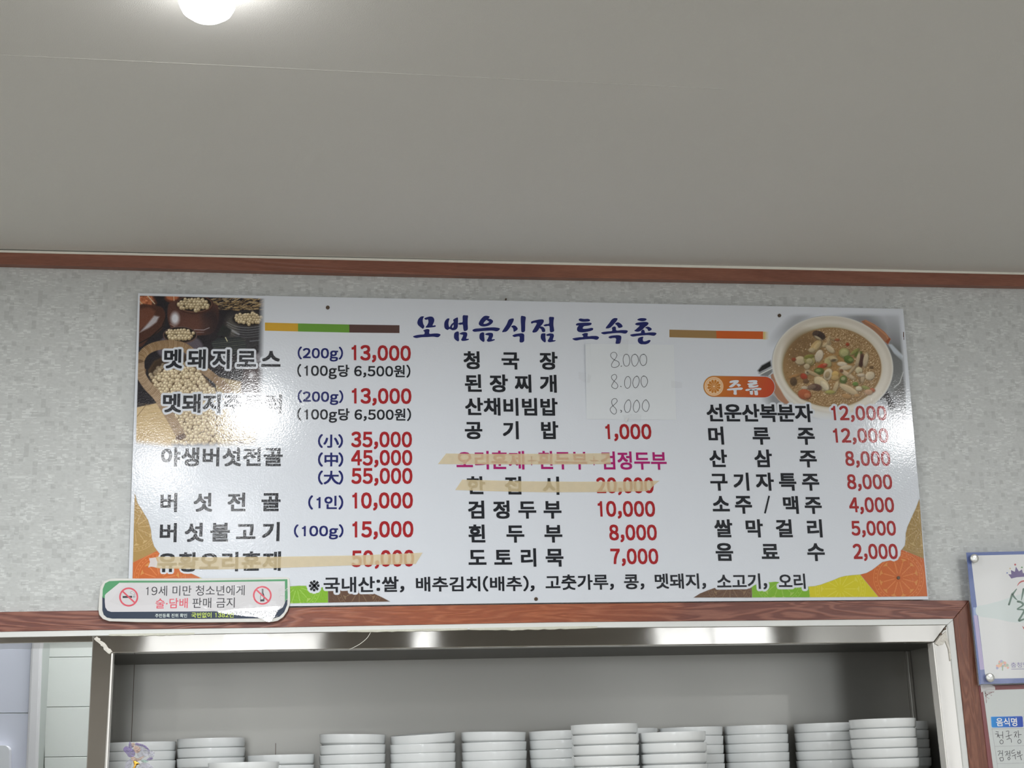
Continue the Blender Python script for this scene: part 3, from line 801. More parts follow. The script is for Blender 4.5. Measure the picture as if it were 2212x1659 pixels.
TH = [(3, A_, [(786, 246), (768, 268), (762, 292), (776, 302), (788, 285), (790, 262)]), (7, A_, [(1350, 168), (1325, 190), (1305, 215), (1302, 234), (1345, 230), (1395, 202), (1372, 182)])]
for (i0, i1) in ((0, 3), (3, 7), (7, 11), (11, 15), (15, 20), (20, 23), (23, 27), (27, 32)):
    trace(TITLE[i0:i1], Y3, M['title'], 'title_letter', board, [(i - i0, o_, p_) for (i, o_, p_) in TH if i0 <= i < i1])
D_ = (1500, 790, 11.06)
trace([(D_, p) for p in (
    [(838, 400), (860, 365), (960, 345), (1050, 350), (1058, 385), (1000, 440), (920, 505), (860, 518), (828, 500), (880, 455), (940, 405), (870, 412)],
    [(1000, 455), (1040, 430), (1080, 440), (1112, 468), (1065, 502), (1045, 500), (1020, 465)],
    [(775, 575), (820, 548), (940, 535), (1060, 522), (1130, 522), (1158, 542), (1130, 575), (1060, 580), (1012, 585), (1010, 640), (1012, 685), (970, 695), (935, 675), (940, 620), (925, 585), (870, 588), (820, 590)],
    [(1278, 380), (1300, 355), (1400, 345), (1490, 350), (1505, 385), (1490, 415), (1515, 425), (1480, 445), (1400, 460), (1380, 470), (1450, 475), (1510, 462), (1532, 478), (1510, 505), (1430, 522), (1330, 528), (1290, 505), (1295, 470), (1262, 440), (1300, 420), (1390, 408), (1400, 395), (1330, 400)],
    [(1215, 580), (1260, 555), (1380, 545), (1500, 530), (1580, 532), (1602, 550), (1580, 582), (1500, 585), (1380, 592), (1280, 600), (1235, 600)],
    [(1320, 580), (1325, 640), (1330, 680), (1365, 695), (1398, 680), (1390, 580)],
    [(1430, 580), (1435, 640), (1440, 690), (1470, 705), (1520, 690), (1500, 580)])], Y3, M['board'], 'badge_text', board)

# ------------------------------------------------------------------ printed pictures: painted point by point
WHITE = None


class Canvas:
    def __init__(s, x0, y0, x1, y1, step):
        s.xs = np.arange(x0, x1 + step, step); s.ys = np.arange(y0, y1 + step, step); s.st = step
        s.X, s.Y = np.meshgrid(s.xs, s.ys)
        s.c = np.zeros(s.X.shape + (3,)); s.a = np.zeros(s.X.shape)

    def win(s, x0, y0, x1, y1):
        i0 = max(0, int((x0 - s.xs[0]) / s.st)); i1 = min(len(s.xs), int((x1 - s.xs[0]) / s.st) + 2)
        j0 = max(0, int((y0 - s.ys[0]) / s.st)); j1 = min(len(s.ys), int((y1 - s.ys[0]) / s.st) + 2)
        return (slice(j0, j1), slice(i0, i1)) if i1 > i0 and j1 > j0 else None

    def put(s, w, al, col, cover=True):
        al = np.clip(al, 0, 1)
        s.c[w] = s.c[w] * (1 - al[..., None]) + np.asarray(col, float) * al[..., None]
        if cover: s.a[w] = np.maximum(s.a[w], al)

    def ell(s, cx, cy, rx, ry, col, rot=0, soft=0.5, al=1.0, shade=None, cover=True):
        r = max(rx, ry) + soft * 2 + 1
        w = s.win(cx - r, cy - r, cx + r, cy + r)
        if w is None: return
        dx, dy = s.X[w] - cx, s.Y[w] - cy
        c, sn = math.cos(math.radians(rot)), math.sin(math.radians(rot))
        u, v = dx * c + dy * sn, -dx * sn + dy * c
        d = (np.sqrt((u / rx) ** 2 + (v / ry) ** 2 + 1e-9) - 1) * min(rx, ry)
        m_ = np.clip(0.5 - d / (2 * soft), 0, 1) * al
        if shade is not None:
            t = np.clip(0.5 + (u / rx * shade[1] + v / ry * shade[2]) * 0.5, 0, 1)[..., None]
            col = np.asarray(col, float) * (1 - t) + np.asarray(shade[0], float) * t
        s.put(w, m_, col, cover)

    def sd_poly(s, w, P):
        P = np.asarray(P, float); X, Y = s.X[w], s.Y[w]
        d = np.full(X.shape, 1e9); ins = np.zeros(X.shape, bool)
        n = len(P)
        for i in range(n):
            ax, ay = P[i]; bx, by = P[(i + 1) % n]
            ex, ey = bx - ax, by - ay
            t = np.clip(((X - ax) * ex + (Y - ay) * ey) / (ex * ex + ey * ey + 1e-9), 0, 1)
            d = np.minimum(d, np.hypot(X - ax - t * ex, Y - ay - t * ey))
            c = ((ay > Y) != (by > Y)) & (X < (bx - ax) * (Y - ay) / (by - ay + 1e-12) + ax)
            ins ^= c
        return np.where(ins, -d, d)

    def poly(s, P, col, soft=0.5, al=1.0, smooth=False, cover=True):
        if smooth: P = catmull(P, 5)
        P = np.asarray(P, float)
        w = s.win(P[:, 0].min() - 2 * soft - 1, P[:, 1].min() - 2 * soft - 1, P[:, 0].max() + 2 * soft + 1, P[:, 1].max() + 2 * soft + 1)
        if w is None: return
        s.put(w, np.clip(0.5 - s.sd_poly(w, P) / (2 * soft), 0, 1) * al, col, cover)

    def line(s, P, width, col, soft=0.5, al=1.0, cover=False):
        P = np.asarray(P, float); r = width / 2 + 2 * soft + 1
        w = s.win(P[:, 0].min() - r, P[:, 1].min() - r, P[:, 0].max() + r, P[:, 1].max() + r)
        if w is None: return
        X, Y = s.X[w], s.Y[w]; d = np.full(X.shape, 1e9)
        for i in range(len(P) - 1):
            ax, ay = P[i]; ex, ey = P[i + 1] - P[i]
            t = np.clip(((X - ax) * ex + (Y - ay) * ey) / (ex * ex + ey * ey + 1e-9), 0, 1)
            d = np.minimum(d, np.hypot(X - ax - t * ex, Y - ay - t * ey))
        s.put(w, np.clip(0.5 - (d - width / 2) / (2 * soft), 0, 1) * al, col, cover)

    def noise(s, amp, seed=0, cell=1.0, mask=None):
        r = np.random.RandomState(seed)
        k = max(1, int(round(cell / s.st)))
        h, w_ = s.X.shape
        n = r.normal(0, 1, (h // k + 2, w_ // k + 2))
        n = np.kron(n, np.ones((k, k)))[:h, :w_]
        if k > 1:
            n = (n + np.roll(n, k // 2, 0) + np.roll(n, k // 2, 1) + np.roll(n, (k // 2, k // 2), (0, 1))) / 2
        m_ = 1 if mask is None else mask
        s.c += (n * amp * m_)[..., None]

    def cut_halo(s, R):
        "leaves the printed white outline round the letters"
        x0, x1, y0, y1 = s.xs[0] - R, s.xs[-1] + R, s.ys[0] - R, s.ys[-1] + R
        keep = np.ones(s.a.shape)
        for X, Yp, f in HALO:
            if X.max() < x0 or X.min() > x1 or Yp.max() < y0 or Yp.min() > y1: continue
            for t in f:
                P = np.stack([X[list(t)], Yp[list(t)]], 1)
                w = s.win(P[:, 0].min() - R - 1, P[:, 1].min() - R - 1, P[:, 0].max() + R + 1, P[:, 1].max() + R + 1)
                if w is None: continue
                keep[w] = np.minimum(keep[w], np.clip(0.5 + (s.sd_poly(w, P) - R) / 1.0, 0, 1))
        s.a = s.a * keep

    def mesh(s, name, parent, Y, k=None):
        rgb = np.clip(lin(np.clip(s.c, 0, 255)) / (k or K), 0.004, 0.92)
        wcol = np.array(BOARD_WHITE[:3])
        a = s.a[..., None]
        rgb = wcol * (1 - a) + rgb * a
        on = s.a > 0.004
        q = on[:-1, :-1] | on[1:, :-1] | on[:-1, 1:] | on[1:, 1:]
        h, w_ = s.X.shape
        idx = np.arange(h * w_).reshape(h, w_)
        f = np.stack([idx[1:, :-1][q], idx[1:, 1:][q], idx[:-1, 1:][q], idx[:-1, :-1][q]], 1)
        used, inv = np.unique(f.ravel(), return_inverse=True)
        f = inv.reshape(-1, 4)
        V = at(s.X.ravel()[used], s.Y.ravel()[used], Y) - np.array(parent.location)
        me = bpy.data.meshes.new(name)
        me.vertices.add(len(V)); me.vertices.foreach_set('co', V.astype(np.float32).ravel())
        me.loops.add(f.size); me.loops.foreach_set('vertex_index', f.ravel().astype(np.int32))
        me.polygons.add(len(f)); me.polygons.foreach_set('loop_start', np.arange(0, f.size, 4, dtype=np.int32))
        me.update(calc_edges=True)
        at_ = me.color_attributes.new('ink', 'FLOAT_COLOR', 'POINT')
        cc = np.ones((len(used), 4), np.float32); cc[:, :3] = rgb.reshape(-1, 3)[used]
        at_.data.foreach_set('color', cc.ravel())
        me.materials.append(M['print'])
        o = bpy.data.objects.new(name, me); C.objects.link(o); o.parent = parent
        return o


def beans(cv, inside, r, seed, c1=(214, 202, 172), c2=(132, 112, 80), x0=0, y0=0, x1=0, y1=0, jit=0.35, gap=1.72):
    rn = random.Random(seed); row = 0; y = y0
    pts = []
    while y < y1:
        x = x0 + (row % 2) * r * gap / 2
        while x < x1:
            px, py = x + rn.uniform(-jit, jit) * r, y + rn.uniform(-jit, jit) * r
            if inside(px, py): pts.append((px, py))
            x += r * gap
        y += r * gap * 0.84; row += 1
    for (px, py) in pts:
        t = rn.uniform(-14, 14); rr_ = r * rn.uniform(0.85, 1.1)
        cv.ell(px + .3, py + .5, rr_ * 1.12, rr_ * 1.05, np.array(c2) * 0.62, soft=0.7)
        cv.ell(px, py, rr_ * rn.uniform(0.95, 1.15), rr_ * 0.92, np.array(c1) + t, rot=rn.uniform(0, 180), soft=0.6, shade=(np.array(c2) + t, 0.25, 0.0))
        cv.ell(px + rr_ * .15, py + rr_ * .5, rr_ * .75, rr_ * .4, np.array(c2) + t, soft=1.0, al=0.55)
        cv.ell(px - rr_ * .3, py - rr_ * .35, rr_ * .35, rr_ * .3, (238, 226, 196), soft=0.8, al=0.7)


def in_ell(cx, cy, rx, ry): return lambda x, y: ((x - cx) / rx) ** 2 + ((y - cy) / ry) ** 2 < 1


def in_poly(P):
    def f(x, y):
        c = False; n = len(P)
        for i in range(n):
            x1, y1 = P[i]; x2, y2 = P[(i + 1) % n]
            if (y1 > y) != (y2 > y) and x < (x2 - x1) * (y - y1) / (y2 - y1) + x1: c = not c
        return c
    return f


# ---- picture 1: jars and a woven sack of soybeans
cv = Canvas(285, 636, 576, 968, 0.8)
cv.c[:] = (30, 27, 32); cv.a[:] = 1
rn = random.Random(5)
for k in range(240):      # straw, upper right
    x, y = rn.uniform(452, 566), rn.uniform(644, 670)
    a = rn.uniform(-0.6, 0.35) - (x - 500) * 0.002
    c = rn.choice([(165, 138, 92), (120, 96, 62), (196, 172, 128), (80, 62, 44)])
    cv.line([(x, y), (x + 9 * math.cos(a), y + 9 * math.sin(a))], 1.2, c, al=0.8)
cv.poly([(300, 640), (332, 638), (340, 655), (330, 668), (300, 672)], (74, 44, 34), 1.2)
cv.poly([(300, 640), (328, 638), (333, 650), (322, 660), (304, 663)], (150, 88, 58), 2)
for k in range(60):
    cv.ell(rn.uniform(302, 328), rn.uniform(641, 660), 2.2, 1.8, rn.choice([(176, 106, 70), (128, 70, 46), (196, 130, 92)]), soft=0.8, al=0.7)
cv.line([(318, 638), (334, 656)], 2, (190, 175, 150)); cv.line([(301, 650), (310, 661)], 2, (185, 168, 140))
cv.ell(372, 643, 17, 11, (80, 46, 34), soft=1.2); cv.ell(372, 641, 13, 8, (158, 92, 60), soft=1.5); cv.line([(375, 638), (376, 650)], 1.6, (190, 170, 140))
# left jar lid
cv.poly([(300, 664), (330, 660), (352, 666), (357, 688), (348, 712), (325, 728), (300, 748)], (66, 40, 32), 1.5, smooth=True)
cv.poly([(300, 668), (322, 664), (336, 672), (330, 690), (314, 704), (300, 714)], (96, 58, 44), 3)
cv.poly([(302, 718), (320, 698), (333, 682), (344, 684), (338, 696), (322, 708)], (176, 176, 182), 2.2, al=0.85)
cv.line([(300, 742), (326, 728), (350, 706), (358, 686)], 2, (22, 18, 20), soft=1)
# big brown jar
cv.poly([(362, 668), (378, 650), (458, 655), (472, 668), (470, 700), (452, 722), (400, 722), (368, 706)], (74, 47, 40), 1.2, smooth=True)
cv.ell(455, 695, 22, 30, (38, 30, 34), soft=8, al=0.8); cv.ell(415, 700, 34, 18, (92, 60, 50), soft=8, al=0.6)
cv.ell(378, 688, 9, 13, (196, 198, 204), soft=4, al=0.95); cv.line([(368, 700), (378, 706), (392, 709)], 2, (150, 130, 120), soft=1, al=.7)
cv.line([(420, 712), (440, 713), (452, 708)], 1.6, (150, 140, 142), soft=.8); cv.line([(424, 718), (440, 718)], 1.2, (130, 118, 118), soft=.8)
cv.ell(420, 657.5, 41, 21, (58, 36, 30)); cv.ell(420, 656.5, 38.5, 18.5, (96, 66, 54)); cv.ell(420, 656, 36.5, 16.8, (34, 24, 20))
beans(cv, in_ell(419, 657, 33, 14), 4.0, 11, x0=384, y0=641, x1=456, y1=674)
# ribbed black jar
cv.ell(533, 712, 46, 40, (44, 43, 46), soft=1.5); cv.ell(500, 705, 14, 24, (84, 80, 72), soft=7, al=.7)
for k in range(5):
    y = 704 + 5.2 * k
    cv.line(catmull([(490 + k, y - 8), (510, y + 1), (535, y + 4), (560, y + 1)], 5, False), 1.5, (128, 130, 134), soft=.8, al=0.75 - 0.08 * k)
cv.line([(498, 712), (516, 722)], 3, (170, 174, 178), soft=1.6, al=.7); cv.line([(540, 737), (560, 735)], 2, (120, 124, 130), soft=1, al=.7)
cv.ell(537, 689, 37, 18, (54, 50, 50)); cv.ell(537, 688.5, 34, 15.5, (24, 20, 20))
beans(cv, in_ell(537, 688, 31, 12.5), 3.6, 12, x0=503, y0=675, x1=571, y1=702)
# dark cloth bundle
cv.poly([(456, 742), (470, 730), (520, 728), (532, 744), (530, 765), (470, 768)], (36, 40, 42), 1.2)
for k in range(7):
    cv.line([(458 + k, 738 + 4.2 * k), (490, 735.5 + 4.2 * k), (530, 731 + 4.2 * k)], 1.1, (104, 108, 92), al=.65 if k % 2 else .35)
cv.line([(487, 729), (491, 737)], 1.8, (190, 185, 150)); cv.poly([(480, 700), (500, 712), (495, 728), (468, 724)], (34, 36, 36), 2)
# small jar
cv.ell(389, 752, 50, 32, (80, 74, 82), soft=2); cv.ell(389, 724, 37, 19, (86, 66, 62)); cv.ell(389, 723.5, 34.5, 16.6, (30, 22, 20))
beans(cv, in_ell(388, 723, 31, 13.5), 4.0, 13, x0=354, y0=708, x1=424, y1=740)
# table boards
for (P, b) in (([(294, 880), (350, 868), (390, 930), (372, 968), (286, 968)], (178, 156, 118)), ([(462, 812), (528, 826), (530, 862), (470, 860)], (150, 132, 96)), ([(470, 850), (566, 846), (566, 968), (470, 968)], (196, 180, 148))):
    cv.poly(P, b, 1.5)
for k in range(60):
    y = rn.uniform(872, 966); x = rn.uniform(286, 350); cv.line([(x, y), (x + rn.uniform(15, 40), y + rn.uniform(0, 2.5))], .8, rn.choice([(146, 124, 88), (200, 182, 146)]), al=.6)
for k in range(16):
    y = 818 + k * 2.6; cv.line([(470 + k * 1.5, y), (526, y + 5)], .9, (120, 104, 74), al=.6)
cv.line([(316, 874), (296, 900)], 1.3, (120, 98, 66))
# right small dark jar
cv.poly([(526, 800), (540, 790), (566, 790), (570, 856), (524, 856)], (58, 46, 46), 3, smooth=True); cv.ell(543, 811, 5.5, 7, (186, 188, 192), soft=3, al=.9)
cv.poly([(535, 770), (560, 762), (566, 780), (540, 790)], (150, 146, 150), 3, al=.7)
# woven sack
inner = [(320, 800), (334, 780), (372, 764), (405, 768), (425, 790), (444, 816), (470, 846), (500, 862), (550, 880), (560, 958), (370, 962), (383, 940), (352, 878), (330, 842)]
cv.poly(inner, (92, 72, 50), 1.5)
cv.poly([(322, 800), (334, 780), (372, 764), (405, 768), (422, 788), (380, 792), (340, 806), (326, 822)], (66, 50, 36), 4)
beans(cv, in_poly([(322, 812), (342, 788), (400, 784), (430, 800), (450, 830), (480, 858), (500, 868), (552, 890), (556, 954), (500, 960), (366, 960), (390, 936), (372, 900), (338, 846)]), 4.7, 14, c1=(212, 200, 172), c2=(152, 132, 102), jit=0.5, x0=310, y0=780, x1=560, y1=962)
cv.poly([(322, 800), (334, 780), (372, 764), (405, 768), (422, 788), (390, 786), (345, 796), (328, 816)], (40, 30, 22), 6, al=0.55)


def rope(path, wid, seed, c=(150, 126, 98)):
    Q = catmull(path, 8, False); cv.line(Q, wid, (100, 80, 60), soft=1.0)
    T = np.gradient(Q, axis=0); T /= np.linalg.norm(T, axis=1)[:, None]
    L_ = np.concatenate([[0], np.cumsum(np.linalg.norm(np.diff(Q, axis=0), axis=1))])
    rr2 = random.Random(seed); s_ = 0
    while s_ < L_[-1]:
        q = np.array([np.interp(s_, L_, Q[:, 0]), np.interp(s_, L_, Q[:, 1])]); t = np.array([np.interp(s_, L_, T[:, 0]), np.interp(s_, L_, T[:, 1])])
        n_ = np.array([-t[1], t[0]]); k = rr2.uniform(-16, 16)
        cv.line([q - n_ * wid * .46 - t * 2.2, q + n_ * wid * .1, q + n_ * wid * .46 - t * 2.2], 1.7, np.array(c) + k, soft=.6)
        s_ += 2.9


rope([(306, 862 - 60), (300, 790), (309, 765), (330, 750), (362, 744), (392, 748), (414, 762), (428, 782)], 19, 1, (150, 124, 92))
rope([(420, 774), (438, 796), (462, 816), (486, 836), (498, 856)], 17, 2)
rope([(302, 786), (304, 808), (318, 832), (340, 856), (358, 884), (376, 914), (390, 940)], 20, 3, (168, 146, 120))
cv.ell(391, 944, 10, 6, (86, 64, 50), rot=-20, soft=1.5)
cv.noise(5, 3)
# fades: right side and bottom, and the white margin on the left and top
edgeL = np.interp(cv.Y, [636, 968], [302.3, 293.5]); edgeT = np.interp(cv.X, [300, 575], [638.5, 645])
al = np.clip(cv.X - edgeL + .5, 0, 1) * np.clip(cv.Y - edgeT + .5, 0, 1)
xr_ = np.interp(cv.Y, [640, 850, 900, 960], [566, 562, 556, 552])
al *= 1 - np.clip((cv.X - xr_ + 7) / 14, 0, 1) ** 1.3
al *= 1 - np.clip((cv.Y - np.interp(cv.X, [290, 360, 560], [946, 954, 950])) / 14, 0, 1) ** 1.5
cv.a = al
cv.cut_halo(6.0)
cv.mesh('jar_photo', board, Y1, .72)

# ---- picture 2: hot pot
cv = Canvas(1622, 672, 1957, 918, 0.8)
q = lambda *p: [(1630 + x / 6.506, 670 + y / 6.506) for x, y in p]
GR = (150, 152, 152)
cv.ell(1935, 800, 42, 95, (92, 93, 92), rot=-8, soft=22, al=.95)
cv.ell(1880, 705, 62, 26, (120, 118, 116), rot=28, soft=16, al=.75)
cv.ell(1715, 700, 45, 14, (160, 162, 164), rot=-40, soft=10, al=.5)
cv.ell(1680, 865, 26, 18, (120, 122, 122), rot=30, soft=10, al=.7)
cv.poly(q((1870, 470), (1930, 480), (2090, 640), (2080, 720), (1960, 610)), (176, 184, 192), 1.5)
cv.poly(q((1920, 610), (2080, 700), (2130, 900), (1990, 1100), (1880, 1250), (1800, 1200)), (104, 107, 106), 6, al=.8)
cv.line(q((1960, 1090), (2040, 1020), (2070, 930), (2090, 870)), 1.6, (196, 200, 200), soft=1)
cv.poly(q((1720, 1290), (1870, 1130), (1960, 1290), (1990, 1380), (1900, 1400), (1830, 1240)), (44, 42, 46), 1.5)
cv.poly(q((40, 850), (100, 775), (225, 705), (240, 790), (70, 880)), (30, 32, 34), 2)
cv.poly(q((60, 880), (250, 800), (250, 900), (200, 935), (100, 930)), (116, 118, 118), 3)
cv.line(q((40, 920), (250, 815)), 2.4, (206, 208, 204), soft=.8); cv.line(q((200, 925), (250, 880)), 1.8, (206, 208, 204), soft=.8); cv.line(q((95, 765), (215, 705)), 1.6, (150, 152, 150), soft=1)
# wooden handles
cv.poly(q((1490, 155), (1560, 130), (1690, 195), (1830, 300), (1918, 405), (1875, 485), (1760, 400), (1600, 260)), (150, 106, 80), 1.0)
cv.line(q((1560, 150), (1700, 225), (1850, 350), (1890, 430)), 2.5, (186, 132, 96), soft=1.5); cv.poly(q((1918, 405), (1875, 485), (1845, 440), (1890, 390)), (142, 76, 48), 1)
cv.poly(q((225, 910), (270, 880), (330, 1010), (450, 1160), (600, 1310), (430, 1320), (330, 1260), (250, 1120)), (158, 116, 92), 1.0)
cv.line(q((290, 1000), (370, 1130), (520, 1290)), 2, (180, 140, 112), soft=1.3); cv.line(q((265, 1180), (390, 1310)), 1.2, (196, 164, 140), soft=.7)
# body and rim
cv.ell(1799, 812, 118, 95, (196, 194, 186), soft=1.0); cv.ell(1799, 885, 60, 24, (206, 205, 198), soft=3)
cv.ell(1798.5, 790, 131.5, 108, (204, 202, 194), rot=8, soft=.8)
cv.ell(1799, 789, 128, 104.5, (196, 190, 178), rot=8, soft=1.5)
cv.ell(1799, 791, 121, 98, (206, 201, 190), rot=8, soft=2.5)
cv.ell(1798, 792, 113, 92, (186, 180, 162), rot=6, soft=2.5, shade=((202, 197, 186), 1.0, 0.3))
cv.ell(1797.5, 793, 109, 88, (158, 150, 124), rot=4, soft=1.5, shade=((196, 188, 170), 1.0, .1))
soup = dict(cx=1797.5, cy=793, rx=106, ry=86)
cv.ell(1797.5, 793.5, 106.5, 86, (142, 114, 78), rot=3, soft=1.2)
cv.ell(1740, 760, 40, 42, (112, 88, 60), soft=14, al=.7, cover=False); cv.ell(1800, 790, 45, 34, (158, 120, 72), soft=14, al=.7, cover=False)
rn = random.Random(9)
for k in range(2600):   # froth around the rim, right and bottom
    a = rn.uniform(-1.9, 2.6); rr_ = rn.uniform(0.62, 0.975) if rn.random() < .75 else rn.uniform(.45, .97)
    x, y = 1797.5 + 105 * rr_ * math.cos(a), 793.5 + 85 * rr_ * math.sin(a)
    if x < 1730 and y < 800: continue
    s_ = rn.uniform(1.0, 2.1); b = rn.uniform(-20, 16)
    cv.ell(x + .4, y + .5, s_, s_, (120 + b * .5, 92 + b * .5, 60 + b * .4), soft=.6, cover=False)
    cv.ell(x, y, s_ * .8, s_ * .75, (188 + b, 162 + b, 124 + b), soft=.6, cover=False, al=.9)
for k in range(1100):
    a = rn.uniform(0, 6.28); rr_ = math.sqrt(rn.random()) * .97
    x, y = 1797.5 + 105 * rr_ * math.cos(a), 793.5 + 85 * rr_ * math.sin(a); b = rn.uniform(-30, 40)
    cv.ell(x, y, rn.uniform(.7, 1.6), rn.uniform(.7, 1.4), (140 + b, 112 + b, 76 + b), soft=.7, cover=False, al=.7)
for k in range(150):
    a = rn.uniform(0, 6.28); rr_ = rn.uniform(.3, .95)
    cv.ell(1797.5 + 105 * rr_ * math.cos(a), 793.5 + 85 * rr_ * math.sin(a), rn.uniform(.6, 1.2), .8, (226, 210, 182), soft=.5, cover=False)
ING = [  # (x, y, rx, ry, rot, colour)
    (905, 350, 78, 48, 25, (52, 42, 42)), (860, 330, 40, 25, 0, (70, 56, 52)), (890, 390, 50, 14, 30, (190, 176, 146)), (860, 510, 95, 52, -50, (196, 168, 118)), (880, 500, 70, 30, -50, (212, 188, 140)),
    (800, 560, 40, 26, 0, (200, 182, 146)), (1010, 480, 58, 24, -25, (204, 184, 146)), (1040, 420, 18, 60, 10, (200, 178, 142)), (1060, 545, 66, 34, 40, (214, 198, 164)), (1100, 400, 44, 20, 20, (176, 150, 112)),
    (640, 705, 66, 52, 4, (206, 190, 156)), (770, 700, 72, 62, 30, (168, 160, 104)), (765, 650, 60, 22, -10, (134, 136, 64)), (770, 715, 40, 34, 0, (186, 176, 134)), (905, 640, 48, 76, 20, (218, 208, 188)), (735, 790, 36, 34, 0, (196, 180, 148)),
    (1260, 600, 66, 60, 0, (160, 162, 104)), (1262, 600, 50, 44, 0, (184, 184, 130)), (1455, 615, 52, 26, -30, (88, 108, 44)), (1320, 690, 58, 44, 20, (84, 112, 50)), (1350, 700, 30, 20, 0, (130, 150, 84)), (1410, 580, 60, 20, -35, (142, 150, 80)),
    (1060, 680, 78, 30, -20, (190, 172, 130)), (1110, 690, 52, 30, 10, (200, 182, 142)), (1110, 700, 30, 12, -10, (96, 84, 66)), (1030, 740, 40, 52, -30, (186, 178, 128)), (1230, 757, 62, 28, 5, (226, 216, 194)), (1280, 805, 80, 28, -8, (216, 202, 172)),
    (1300, 900, 110, 27, 32, (214, 192, 158)), (1220, 850, 20, 18, 0, (120, 80, 56)), (1500, 705, 34, 80, 8, (70, 44, 40)), (1560, 700, 30, 90, 10, (206, 190, 162)), (1450, 700, 22, 100, 12, (200, 182, 150)), (1375, 830, 74, 16, -50, (190, 170, 138)),
    (950, 785, 62, 26, -18, (188, 70, 46)), (985, 765, 20, 14, 0, (206, 110, 84)), (905, 855, 60, 40, 0, (80, 104, 46)), (895, 850, 34, 20, 0, (134, 156, 90)), (1030, 900, 54, 74, 22, (214, 200, 172)), (1020, 905, 26, 40, 22, (176, 154, 118)), (745, 870, 34, 28, 0, (206, 192, 166)), (745, 872, 12, 10, 0, (60, 48, 40)),
    (690, 930, 44, 34, 30, (172, 66, 48)), (720, 995, 34, 26, 0, (110, 84, 62)), (830, 895, 90, 22, 25, (186, 164, 128)), (940, 1030, 110, 66, 42, (220, 204, 166)), (985, 1060, 70, 36, 50, (232, 222, 194)), (1135, 900, 44, 40, 0, (214, 180, 112)), (1130, 950, 50, 30, 0, (200, 170, 116)),
    (1245, 975, 44, 52, 20, (96, 118, 62)), (1245, 965, 26, 22, 0, (170, 176, 130)), (1465, 845, 44, 40, 0, (216, 206, 170)), (1620, 920, 60, 50, -20, (222, 208, 180)), (1480, 940, 22, 60, 0, (150, 124, 92)), (1520, 950, 24, 60, 10, (206, 184, 152)), (1490, 910, 44, 18, 0, (222, 208, 184)),
    (1415, 1035, 34, 24, 0, (104, 140, 66)), (1465, 1100, 40, 28, 0, (222, 214, 184)), (1320, 1110, 130, 40, 28, (216, 196, 160)), (1140, 1080, 26, 80, 20, (204, 184, 146)), (860, 1080, 70, 40, 10, (92, 66, 62)), (800, 1080, 60, 28, -10, (126, 104, 92)), (700, 1090, 40, 22, 0, (200, 188, 166)),
    (700, 1180, 80, 62, 10, (180, 92, 60)), (740, 1200, 40, 30, 0, (196, 120, 84)), (560, 925, 70, 16, -18, (176, 130, 82)), (545, 1000, 40, 50, 0, (84, 66, 50)), (1060, 1150, 60, 22, 0, (172, 170, 96)), (1650, 1125, 36, 26, 0, (188, 96, 66)), (1560, 1090, 50, 22, 20, (150, 156, 90)), (1600, 1150, 50, 34, 0, (206, 166, 134)),
    (1640, 800, 22, 18, 0, (110, 84, 56)), (550, 690, 26, 20, 0, (150, 66, 44)), (1305, 480, 20, 18, 0, (168, 62, 40)), (1160, 415, 30, 14, 0, (168, 96, 66)), (1440, 1200, 40, 20, 0, (190, 150, 104)), (1290, 1210, 60, 30, 10, (186, 146, 98)),
]
for (x, y, rx, ry, rot, c) in ING:
    x, y, rx, ry = 1630 + x / 6.506, 670 + y / 6.506, rx * 1.12 / 6.506, ry * 1.12 / 6.506
    c = tuple(np.array(c) * .86 + np.array((158, 130, 92)) * .14)
    cv.ell(x + .8, y + 1.2, rx * 1.08, ry * 1.08, np.array(c) * .5, rot=rot, soft=1.2, al=.6, cover=False)
    cv.ell(x, y, rx, ry, c, rot=rot, soft=1.0, shade=(np.array(c) * .78, 0.3, 0.9), cover=False)
cv.noise(5, 4, mask=(((cv.X - 1797.5) / 106) ** 2 + ((cv.Y - 793) / 86) ** 2 < 1).astype(float))
# a yellow tip of the colour bar, fading
w_ = (cv.Y > 716.3) & (cv.Y < 732.8) & (cv.X > 1648.5) & (cv.X < 1662)
cv.c[w_] = (196, 168, 62); cv.a[w_] = np.maximum(cv.a[w_], (1 - (cv.X[w_] - 1648.5) / 13.5) ** 1.2)
edgeR = np.interp(cv.Y, [667, 918], [1950, 1970]) - 4
cv.a *= np.clip((edgeR - cv.X) / 8, 0, 1) * np.clip((cv.Y - 676) / 8, 0, 1)
cv.a *= 1 - np.clip((cv.Y - 880) / 28, 0, 1) ** 1.4
cv.cut_halo(5.6)
cv.mesh('hot_pot_photo', board, Y1, .80)


